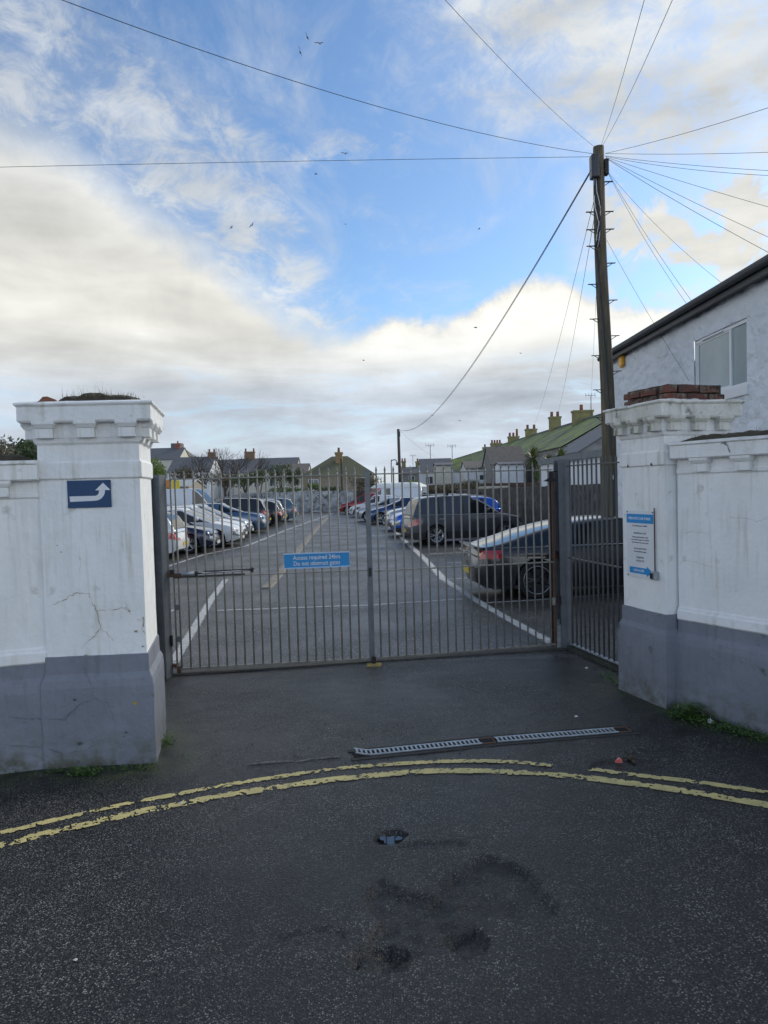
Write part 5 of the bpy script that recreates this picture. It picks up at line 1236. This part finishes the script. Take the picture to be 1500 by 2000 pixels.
t = thing('roof_turret', 'pointed brown roof turret beside the orange chimney', 'turret', at(349, 940, 128)*1.0); t.location.z = 0
zt0, zt1 = at(349, 893, 128).z, at(349, 876, 128).z
MB().b2((-2.6, -2.5, 0), (2.6, 2.5, zt0)).build('wall', M['cream'], t); MB().add([(-2.8, -2.7, zt0), (2.8, -2.7, zt0), (2.8, 2.7, zt0), (-2.8, 2.7, zt0), (-1.0, -1, zt1), (1.0, -1, zt1), (1.0, 1, zt1), (-1.0, 1, zt1)], [(0, 1, 5, 4), (1, 2, 6, 5), (2, 3, 7, 6), (3, 0, 4, 7)]).build('roof', M['browntile'], t)
MB().b2((-.9, -.9, zt1), (.9, .9, zt1+.9)).build('lantern', M['slate'], t)
house('end_house', 'pale gabled house at the right end of the slate terrace', at(575, 910, 106).x, 110, 3.6, 7, at(575, 925, 106).z, at(575, 905, 106).z, M['cream'], M['browntile'], axis='x', wins=(('f', 0, 3.1, 1.0, 1.1),))
# small pale building and shop signs at the left
house('outbuilding', 'low beige outbuilding with pale sheet roof behind the left post', at(322, 960, 56).x-1.0, 58, 6.0, 5, at(322, 952, 56).z, at(322, 938, 56).z, mat('beige_render', (.34, .30, .24), (.26, .24, .2), .9, 1), mat('pale_sheet_roof', (.40, .42, .42), (.33, .34, .34), .6, 2), axis='x', cat='outbuilding')
for (x, y), nm, lb, mt in (((325, 947), 'orange_board', 'orange board beside the left gate post', 'orangesign'), ((343, 948), 'yellow_board', 'yellow board beside the orange one behind the gate', 'yellowsign')):
    p = at(x, y, 54.5); t = thing(nm, lb, 'board', (p.x, p.y, 0)); MB().box((0, 0, p.z), (.62, .05, .75)).build('panel', M[mt], t); MB().tube([(0, .05, 0), (0, .05, p.z)], .04, 6).build('post', M['bark'], t)

# white shed with sheet roof edge
t = thing('white_shed', 'long low white shed with grey sheet roof edge beyond the right wall', 'shed', (7.6, 20.2, 0))
MB().b2((0, 0, 0), (4.5, 14.0, 2.88)).build('wall', M['whitehouse'], t); MB().prism([(-.14, 2.86), (4.7, 2.86), (4.7, 3.25), (-.10, 3.12)], 'y', -.1, 14.1).build('roof', mat('sheet_roof', (.16, .18, .19), (.11, .12, .13), .7, 3), t)
# cream capped block by the wall
o = MB().box((0, 0, .75), (2.6, 1.2, 1.9)).box((0, 0, 1.74), (2.8, 1.4, .12)).build('cream_block', M['cream']); p = at(960, 970, 62.4); o.location = (p.x, p.y, 0); tag(o, 'low cream topped block above the blue car at the garden wall', 'block')

# ------------------------------------------------------------------ white building on the right
BX = 6.2; BY0, BY1 = 5.0, 19.3; EV = 5.20
t = thing('white_building', 'white rough rendered building with dark roof edge on the right', 'building', (BX, BY0, 0))
Lb = BY1-BY0
wa, wb_ = PX(1356, 700, BX), PX(1459, 700, BX)   # window edges along the wall
wy0, wy1 = wb_.y-BY0, wa.y-BY0; wzt = (PX(1459, 620, BX).z+PX(1352, 668, BX).z)/2; wzb = PX(1459, 752, BX).z
mb = MB(); stp = .06; nyb, nzb = int(Lb/stp), int(EV/stp)
ysl = sorted(set([Lb*i/nyb for i in range(nyb+1)]+[wy0, wy1])); zsl = sorted(set([EV*i/nzb for i in range(nzb+1)]+[wzb, wzt]))
for y in ysl:
    for z in zsl:
        v = Vector((y*3.4+z*1.0, z*6.2, 3)); d = .048*noise.noise(v)+.028*noise.noise(v*2.1)+.008*noise.noise(v*4.3)
        if z < .02 or y in (wy0, wy1) or z in (wzb, wzt): d *= .2
        mb.v.append((d, y, z))
nz_ = len(zsl)
for i in range(len(ysl)-1):
    for j in range(nz_-1):
        yc, zc = (ysl[i]+ysl[i+1])/2, (zsl[j]+zsl[j+1])/2
        if wy0 < yc < wy1 and wzb < zc < wzt: continue
        mb.f.append((i*nz_+j, i*nz_+j+1, (i+1)*nz_+j+1, (i+1)*nz_+j))
mb.build('wall', M['render'], t, smooth=True, fix=False)
MB().b2((.04, Lb-.02, 0), (6.5, Lb, EV)).b2((.04, 0, 0), (6.5, .02, EV)).b2((6.5, 0, 0), (6.52, Lb, EV)).build('side_wall', M['render'], t, kind='thing')
MB().b2((.02, wy0-.001, wzt), (.16, wy1, wzt+.01)).b2((.02, wy0-.01, wzb), (.16, wy0, wzt)).b2((.02, wy1, wzb), (.16, wy1+.01, wzt)).build('reveal', M['render'], t, kind='stuff')
fr = MB(); fx0, fx1 = .03, .09; k = .065; ms = wy0+(wy1-wy0)*.315
for a_, b_ in (((fx0, wy0, wzb), (fx1, wy1, wzb+k)), ((fx0, wy0, wzt-k), (fx1, wy1, wzt)), ((fx0, wy0, wzb+k), (fx1, wy0+k, wzt-k)), ((fx0, wy1-k, wzb+k), (fx1, wy1, wzt-k)), ((fx0, ms-k*.55, wzb+k), (fx1, ms+k*.55, wzt-k))): fr.b2(a_, b_)
wf = fr.build('window', M['upvc'], t)
MB().b2((.055, wy0+k, wzb+k), (.065, ms-k*.55, wzt-k)).build('pane', M['hglass'], wf); MB().b2((.055, ms+k*.55, wzb+k), (.065, wy1-k, wzt-k)).build('pane', M['hglass'], wf)
mb = MB()
for a_, b_ in (((.045, ms+k*.55, wzb+k), (.052, wy1-k, wzb+k+.03)), ((.045, ms+k*.55, wzt-k-.03), (.052, wy1-k, wzt-k)), ((.045, wy1-k-.03, wzb+k+.03), (.052, wy1-k, wzt-k-.03)), ((.045, ms+k*.55, wzb+k+.03), (.052, ms+k*.55+.03, wzt-k-.03))): mb.b2(a_, b_)
mb.build('sash_frame', M['upvc'], wf); MB().b2((-.0, ms+.25, wzt-.05), (.03, wy1-.30, wzt-.02)).build('vent', M['upvc'], wf)
MB().b2((-.05, wy0-.08, wzb-.16), (.10, wy1+.06, wzb)).build('sill', M['upvc'], t)
# eaves: soffit, fascia, gutter, roof
MB().b2((-.16, -.1, EV), (.05, Lb+.05, EV+.03)).build('soffit', M['gutter'], t)
MB().b2((-.20, -.1, EV-.03), (-.165, Lb+.05, EV+.16)).build('fascia', M['gutter'], t)
mb = MB(); mb.prism([(-.31+.055+.06*math.cos(a_), EV+.14+.075*math.sin(a_)) for a_ in [PI+PI*i/8 for i in range(9)]], 'y', -.1, Lb+.08); mb.build('gutter', M['gutter'], t)
MB().prism([(-.27, EV+.17), (-.27, EV+.21), (3.4, EV+2.15), (7.0, EV+.20), (7.0, EV+.16), (3.4, EV+2.08)], 'y', -.15, Lb+.12).build('roof', M['slate'], t)
# raised rear roof bit toward the viewer
MB().prism([(.2, EV+.46), (.2, EV+.52), (3.4, EV+2.65), (6.2, EV+.8), (6.2, EV+.7)], 'y', -.14, 5.2).build('upper_roof', M['browntile'], t)
mb = MB(); mb.tube([(-.07, Lb-.12, .1), (-.07, Lb-.12, EV-.1), (-.22, Lb-.12, EV+.08)], .035, 8); mb.build('downpipe', paint('blue_grey_pipe', (.06, .10, .16), .5, 0), t)
p = PX(1219, 706, BX); bx = thing('alarm_box', 'yellow alarm box under the eaves near the far corner', 'alarm box', (BX-.02, p.y, p.z))
hh = .27; MB().prism([(-.125, hh/2), (.125, hh/2), (.125, -hh/2+.05), (0, -hh/2-.03), (-.125, -hh/2+.05)], 'x', -.09, -.01).build('cover', M['alarm'], bx, bevel=.008)
MB().b2((-.01, -.09, -.08), (.03, .09, .10)).build('back_plate', M['trim'], bx)

# ------------------------------------------------------------------ telegraph poles
pb, pt_ = P(1192, 1060, 15.3), P(1169, 287, 15.0); pb.z = 0
def polep(t): return pb.lerp(pt_, t)+Vector((.05*math.sin(t*5), 0, 0))*math.sin(PI*t)
tp = thing('telegraph_pole', 'tall weathered wooden telegraph pole with pegs beside the white building', 'pole', pb)
pts = [polep(i/16)-pb for i in range(17)]; pts[0].z = -.1
MB().tube(pts, [.165-.055*i/16 for i in range(17)], 16).build('trunk', M['wood'], tp, True)
def onpole(py):    # parameter for picture height
    best = min(range(401), key=lambda i: abs(proj_y(polep(i/400))-py)); return best/400
def proj_y(p):
    v = p-OC; k = v.dot(FW); return 1000-F*v.dot(UP)/k
for side, py in [(1, v) for v in (357, 414, 449, 515, 588, 657, 725)]+[(-1, v) for v in (414, 449, 482, 556, 623, 695, 762, 815)]:
    t_ = onpole(py); q = polep(t_)-pb; r_ = .165-.055*t_
    o = MB().tube([(0, 0, -.07), (side*.11, 0, 0)], .008, 5).box((side*.085, 0, .004), (.17, .045, .012)).build('step_peg', M['gutter'], tp); o.location = q+Vector((side*r_, -.02, 0))
t_ = onpole(331); q = polep(t_)-pb
MB().box((0, 0, 0), (.17, .20, .48)).build('distribution_box', paint('box_dark', (.018, .02, .03), .5, 0), tp, bevel=.03, loc=q+Vector((-.12, -.10, 0)))
MB().box((0, 0, 0), (.09, .14, .32)).build('junction_box', M['trim'], tp, bevel=.015, loc=q+Vector((.14, -.03, .02)))
rnd = random.Random(12)
for k in range(4):
    pp = [q+Vector((-.14+.02*k, -.12, -.22))]
    for j in range(1, 9): u = onpole(365+j*15)-0; v = polep(u)-pb; pp.append(v+Vector((-.09-.05*math.sin(j*.8+k)+.012*k, -.12, 0)))
    MB().tube(pp, .009+.012*(k == 1), 5).build('cable_loop', M['wire'] if k % 2 else M['upvc'], tp, True)
pp = [polep(onpole(490))-pb+Vector((-.13, -.10, 0)), polep(.5)-pb+Vector((-.06, -.16, 0)), polep(.3)-pb+Vector((-.02, -.18, 0)), polep(.03)-pb+Vector((0, -.19, 0))]
MB().tube(catmull(pp, 6), .022, 6).build('cable_guard', M['gutter'], tp, True)
MB().box((0, 0, 0), (.06, .012, .09)).build('pole_tag', M['upvc'], tp, loc=polep(onpole(932))-pb+Vector((.0, -.175, 0)))
TOP = polep(onpole(302)); TOPL = TOP+Vector((-.12, -.05, 0)); TOPR = TOP+Vector((.12, -.05, 0))
fp = P(782, 955, 70); fp.z = 0; fz = P(781, 838, 70).z
f_ = thing('telegraph_pole', 'distant dark telegraph pole rising behind the campervan', 'pole', fp)
MB().tube([(0, 0, 0), (-.05, 0, fz)], [.17, .13], 8).build('trunk', M['bark'], f_, True); MB().box((0, -.12, fz-.5), (.25, .16, .5)).build('distribution_box', M['gutter'], f_)
pp = P(668, 960, 63); o = MB().tube([(0, 0, 0), (0, 0, P(668, 896, 63).z)], .09, 6).build('timber_post', M['bark']); o.location = (pp.x, pp.y, 0); tag(o, 'dark upright post in front of the bungalow chimney', 'post')
pp = P(765, 940, 90); z1 = P(765, 900, 90).z; t = thing('street_lamp', 'thin distant swan neck street lamp left of the far telegraph pole', 'street lamp', (pp.x, pp.y, 0))
MB().tube(catmull([(0, 0, 0), (0, 0, z1-.4), (.15, 0, z1+.05), (.55, 0, z1+.1), (.75, 0, z1-.2)], 5), .06, 6).build('column', M['gutter'], t, True); MB().tube([(.75, 0, z1-.2), (.75, 0, z1-.45), (.75, 0, z1-.6)], [.08, .2, .05], 8).build('lantern', M['gutter'], t)

def wire(label, a, b, sag, r, grp='overhead wires fanning out from the telegraph pole', n=24, side=None):
    a, b = Vector(a), Vector(b); pts = []
    for i in range(n+1):
        t_ = i/n; p = a.lerp(b, t_); p.z -= sag*4*t_*(1-t_); pts.append(p)
    o = MB().tube(pts, r*.62, 5).build('overhead_wire', M['wire'], None, True); tag(o, label, 'wire', grp); return o
wire('wire crossing the blue sky from the pole to the top left corner', TOPL, P(-150, -105, 7.5), .30, .0075)
wire('almost level wire running left from the pole across the whole sky', TOPL+Vector((0, 0, -.06)), P(-200, 331, 14), -.02, .0075)
wire('wire rising from the pole to the top edge left of the other two', TOPL+Vector((.05, 0, .12)), P(820, -55, 7.0), .10, .0055)
wire('left one of the two wires rising to the top right edge', TOP+Vector((.03, -.08, .15)), P(1275, -60, 6.5), .06, .0055)
wire('right one of the two wires rising to the top right edge', TOP+Vector((.06, -.08, .15)), P(1335, -50, 6.5), .08, .0055)
wire('wire rising gently right from the pole to the right edge', TOPR, P(1650, 160, 9), .06, .0065)
wire('nearly level wire from the pole to the right edge, the topmost of three', TOPR+Vector((0, 0, -.0)), P(1650, 291, 11), .04, .006)
wire('middle one of three nearly level wires right of the pole', TOPR+Vector((0, 0, -.05)), P(1650, 340, 11), .05, .006)
wire('lowest one of three nearly level wires right of the pole', TOPR+Vector((0, 0, -.06)), P(1650, 347, 11), .10, .006)
wire('upper one of three wires falling to the right edge', TOPR+Vector((.02, 0, -.08)), P(1640, 443, 11), .03, .006)
wire('middle one of three wires falling to the right edge', TOPR+Vector((.02, 0, -.09)), P(1640, 525, 11), .05, .006)
wire('lowest one of three wires falling to the right edge', TOPR+Vector((.02, 0, -.10)), P(1640, 565, 11), .07, .007)
Q1 = polep(onpole(335))+Vector((.14, -.05, 0)); Q2 = polep(onpole(338))+Vector((.16, -.05, 0))
wire('left one of a pair of wires dropping to the white building eaves', Q1, PX(1340, 592, BX-.2), .10, .0055)
wire('right one of a pair of wires dropping to the white building eaves', Q1+Vector((.01, 0, 0)), PX(1351, 588, BX-.2), .08, .0055)
wire('wire dropping to the eaves nearer the right edge', Q2, PX(1414, 556, BX-.2), .12, .0045)
wire('wire from mid pole sloping down to the white building window', polep(onpole(470))+Vector((.12, -.05, 0)), PX(1347, 745, BX-.03), .06, .0055)
WL = polep(onpole(338))+Vector((-.2, -.12, 0)); WE = Vector((fp.x, fp.y-.1, fz-.05))
heavy = thing('heavy_cable', 'thick black cable sweeping down from the pole to the distant pole', 'cable', WL)
for k in range(2):
    pts = []
    for i in range(41):
        t_ = i/40; p = (WE-WL)*t_; p.z -= 1.75*4*t_*(1-t_)*(1 if k == 0 else 1.02); p.x += .02*k; pts.append(p)
    MB().tube(pts, .0105 if k == 0 else .007, 6).build('strand', M['wire'], heavy, True)
pe = Vector((RXr, 97, rz_(97)+.8)); wire('faint left wire falling from the pole to the terrace chimneys', polep(onpole(385))+Vector((-.1, -.05, 0)), pe, .9, .009)
pe = Vector((RXr, 83.5, rz_(83)+1.2)); wire('faint right wire falling from the pole to the terrace chimneys', polep(onpole(405))+Vector((-.08, -.05, 0)), pe, .9, .009)
pe = P(1152, 812, 60); wire('thin wire hanging beside the pole down to the slate roofs', polep(onpole(540))+Vector((-.11, -.05, 0)), pe, .25, .006)
wire('short wire from the distant pole down to the cottages', WE, P(850, 893, 80), .25, .012, 'wires on the distant pole'); 

# ------------------------------------------------------------------ plants and trees
def crown(n, rx, ry, rz, cz, size, seed, fl=.35, lobes=9, narrow=.5):
    rnd = random.Random(seed); mb = MB(); lb = []
    for i in range(lobes):
        a = rnd.uniform(0, 2*PI); e = rnd.uniform(-.6, .9); k = rnd.uniform(.25, .65); lb.append((rx*k*math.cos(a), ry*k*math.sin(a), cz+rz*e*.6, rnd.uniform(.35, .62)))
    for i in range(n):
        l = rnd.choice(lb); d = Vector((rnd.gauss(0, 1), rnd.gauss(0, 1), rnd.gauss(0, 1))).normalized(); q = rnd.random()**.35*l[3]
        p = Vector((l[0]+d.x*rx*q, l[1]+d.y*ry*q, l[2]+d.z*rz*q)); s = size*rnd.uniform(.5, 1.35); u = Vector((rnd.gauss(0, 1), rnd.gauss(0, 1), rnd.gauss(0, 1))).normalized(); v = u.orthogonal().normalized()*s*narrow; u = u*s
        mb.add([p-u*.5, p+v*.5, p+u*.5, p-v*.5], [(0, 1, 2, 3)])
    return mb
def bush(name, label, loc, rx, ry, rz, n, size, mt, seed, cat='bush', stem=True, lobes=10, zc=None, narrow=.5):
    t = thing(name, label, cat, (loc[0], loc[1], 0)); cz = zc if zc is not None else loc[2]
    crown(n, rx, ry, rz, cz, size, seed, lobes=lobes, narrow=narrow).build('foliage', mt, t, fix=False, kind='stuff')
    rnd = random.Random(seed+50); mb = MB()
    for k in range(5):
        a = rnd.uniform(0, 2*PI); mb.tube([(0, 0, -.05), (rx*.2*math.cos(a), ry*.2*math.sin(a), cz*.6), (rx*.55*math.cos(a), ry*.55*math.sin(a), cz+rz*.35)], [.05*rx+.02, .03*rx+.01, .01], 5)
    mb.build('stems', M['bark'], t, True, kind='stuff'); return t
p = P(34, 858, 8.6); bush('evergreen_bush', 'dark evergreen bush showing over the left wall', (p.x+.12, p.y, 0), .40, .42, .50, 5200, .050, M['leafdark'], 1, zc=2.47)
p = P(12, 868, 8.3); bush('seeded_shrub', 'grey brown seed heads at the far left above the wall', (p.x-.08, p.y-.1, 0), .34, .3, .42, 3000, .045, M['leafdry'], 2, cat='shrub', zc=2.36, narrow=.28)
p = P(316, 918, 60); bush('round_shrub', 'bright green round shrub behind the left gate post', (p.x-.3, p.y, 0), 1.15, 1.1, 1.25, 2600, .16, M['leaf'], 3, cat='shrub', zc=P(316, 922, 60).z)
p = P(335, 962, 55); bush('dark_shrub', 'dark scrubby shrub below the yellow board', (p.x, p.y-1.2, 0), .9, .6, .8, 900, .14, M['leafdark'], 31, cat='shrub', zc=1.6)
for i, (px_, py, Y, rx, rz_2, mt, lb) in enumerate(((548, 928, 70, 1.45, 1.35, 'leafdark', 'dark conifer left of the bungalow'), (575, 935, 70, .9, 1.1, 'leafdark', 'smaller dark shrub against the bungalow wall'), (475, 940, 66, 1.3, .8, 'leafdark', 'dark hedge clump above the left end of the white wall'), (505, 934, 67, 1.0, .9, 'leafdark', 'dark rounded shrub beside the hedge clump'),
        (610, 950, 66, .7, .4, 'leaf', 'yellow green shrub on the white wall before the bungalow'), (640, 957, 64, 1.6, .3, 'leafdark', 'low ivy on top of the white wall'), (560, 957, 64, 2.2, .3, 'leafdark', 'long low ivy trail on the white wall'),
        (370, 935, 80, 2.0, 1.4, 'leafbrown', 'brown garden scrub below the left terrace'), (440, 940, 78, 2.4, 1.2, 'leafbrown', 'brown tangled scrub around the bare tree foot'), (806, 951, 60, .8, .7, 'leaf', 'green bush right of the campervan'), (860, 955, 61, 1.8, .55, 'leafbrown', 'brown green scrub below the cream wing'), (915, 950, 62, 1.7, .7, 'leafbrown', 'reddish scrub below the pale gable'), (712, 945, 64, 1.7, .8, 'leafbrown', 'dark scrub behind the red van'))):
    p = P(px_, py, Y); bush('garden_shrub', lb, (p.x, p.y, 0), rx, rx*.8, rz_2, int(700+600*rx*rz_2), .17 if Y > 50 else .05, M[mt], 10+i, cat='shrub', zc=p.z)
def bare_tree(label, loc, h, seed, spread=1.0):
    t = thing('bare_tree', label, 'tree', loc); rnd = random.Random(seed); tr = MB(); br = MB()
    def grow(p, d, l, r, lev):
        q = p+d*l; (tr if lev < 1 else br).tube([p, p.lerp(q, .5)+Vector((rnd.gauss(0, .04), rnd.gauss(0, .04), 0))*l, q], [r, r*.85, r*.68], 5 if lev < 3 else 3, False)
        if lev >= 6: return
        for k in range(3 if lev < 4 else 2):
            nd_ = (d+Vector((rnd.gauss(0, .42)*spread, rnd.gauss(0, .42)*spread, rnd.gauss(.10, .22)))).normalized(); grow(q, nd_, l*rnd.uniform(.62, .86), r*.62, lev+1)
    grow(Vector((0, 0, -.1)), Vector((0, 0, 1)), h*.26, h*.026, 0)
    tr.build('trunk', M['bark'], t, True); br.build('branches', M['bark'], t, True, kind='stuff'); return t
for px_, hp, sd, lb in ((440, 868, 3, 'tall bare winter tree between the slate terraces'), (398, 878, 5, 'bare tree left of the tallest one'), (478, 872, 8, 'bare tree beside the tan chimney stack')):
    p = P(px_, 950, 84); bare_tree(lb, (p.x, p.y, 0), P(px_, hp, 84).z*1.02, sd, 1.0)
# cordylines
def cordyline(label, loc, heads, seed):
    t = thing('cordyline_palm', label, 'palm', loc); rnd = random.Random(seed)
    for hx, hy, hz, rr in heads:
        MB().tube([(hx*.2, hy*.2, -.1), (hx*.7, hy*.7, hz*.5), (hx, hy, hz-.05)], [.13, .10, .08], 7).build('trunk', M['bark'], t, True)
        mb = MB()
        for i in range(150):
            a = rnd.uniform(0, 2*PI); e = rnd.uniform(-.95, 1.45); d = Vector((math.cos(a)*math.cos(e), math.sin(a)*math.cos(e), math.sin(e))); s = d.cross(Vector((0, 0, 1))).normalized()*.035; l = rr*rnd.uniform(.75, 1.1)
            p0_ = Vector((hx, hy, hz)); p1_ = p0_+d*l*.6; p2_ = p0_+d*l+Vector((0, 0, -.22*l*max(0, math.cos(e)))); mb.add([p0_-s*.5, p0_+s*.5, p1_+s, p1_-s, p2_], [(0, 1, 2, 3), (3, 2, 4)])
        mb.build('leaf_crown', M['spike'], t, fix=False, kind='stuff')
    return t
cordyline('spiky cordyline palms with dry skirts beside the white shed', (8.3, 37.5, 0), ((-.35, 0, 3.3, .75), (.05, .2, 2.6, .62), (.55, .3, 3.05, .60), (1.15, .1, 3.25, .68), (.9, -.1, 2.5, .55)), 4)
bush('garden_shrub', 'green climber under the cordyline palms', (8.45, 37.0, 0), .75, .5, 1.1, 1800, .11, M['leaf'], 77, cat='shrub', zc=2.0)
bush('garden_shrub', 'brown grasses hanging below the cordyline palms', (8.2, 36.6, 0), .55, .4, .9, 1300, .12, M['leafdry'], 78, cat='shrub', zc=1.7, narrow=.2)

# ------------------------------------------------------------------ gulls
bd = MB(); bd.tube([(-.28, 0, 0), (-.18, 0, .0), (0, 0, .0), (.16, 0, .02), (.27, 0, .03), (.34, 0, .02)], [.012, .05, .075, .055, .035, .006], 8)
bme = bd.mesh('body', M['birdbody'], True)
def wing(s):
    mb = MB(); sec = [(0, .10, .11, .03), (.28, .13, .09, .12), (.50, .06, .02, .10), (.78, -.10, -.10, .02)]
    pts = []
    for y, xa, ch, z in sec: pts += [(xa+.0, s*y, z), (xa-.20+.08*(y > .5), s*y, z-.005)]
    mb.add(pts, [(0, 1, 3, 2), (2, 3, 5, 4), (4, 5, 7, 6)]); n_ = len(mb.v); mb.add([(x, y, z+.012) for x, y, z in pts], [(0, 2, 3, 1), (2, 4, 5, 3), (4, 6, 7, 5)]); return mb
wm = [wing(s).mesh('wing', M['birdwing'], False, False) for s in (1, -1)]; tm = MB().add([(-.2, -.04, 0), (-.2, .04, 0), (-.40, .08, 0), (-.40, -.08, 0)], [(0, 1, 2, 3)]).mesh('tail', M['birdwing'], fix=False)
for i, (x, y, D, rot, lb) in enumerate(((600, 73, 95, (1.2, .4, 1.3), 'gull at the top, upper one of the trio'), (586, 102, 95, (1.3, .2, 1.5), 'gull below and left in the top trio'), (624, 85, 105, (.5, .9, -.6), 'pale gull at the right of the top trio'), (674, 300, 120, (.3, .8, -.7), 'gull just above the level wire'), (617, 340, 150, (.2, .2, .3), 'gull just below the level wire'),
        (452, 444, 160, (1.0, .5, .4), 'left one of two gulls before the white cloud'), (492, 440, 140, (.9, .3, -.4), 'right one of two gulls before the white cloud'), (675, 438, 220, (.3, .1, .2), 'tiny gull in the blue left of centre'), (936, 447, 170, (.1, .1, .1), 'small gull in the blue left of the pole'), (929, 640, 120, (.15, .25, .1), 'pale gull over the low cloud near the heavy cable'), (710, 704, 180, (.4, .3, .2), 'small gull low over the middle cloud'), (1017, 690, 200, (.2, .2, .2), 'tiny gull between the faint wires'), (898, 822, 210, (.1, .3, .5), 'tiny gull low above the cottages'), (845, 812, 230, (.2, .2, 1.0), 'tiny gull right of the distant pole'))):
    g_ = thing('gull', lb, 'gull', P(x, y, D), group='gulls in the sky'); g_.rotation_euler = rot
    inst(bme, 'body', g_); inst(wm[0], 'wing', g_); inst(wm[1], 'wing', g_); inst(tm, 'tail', g_)
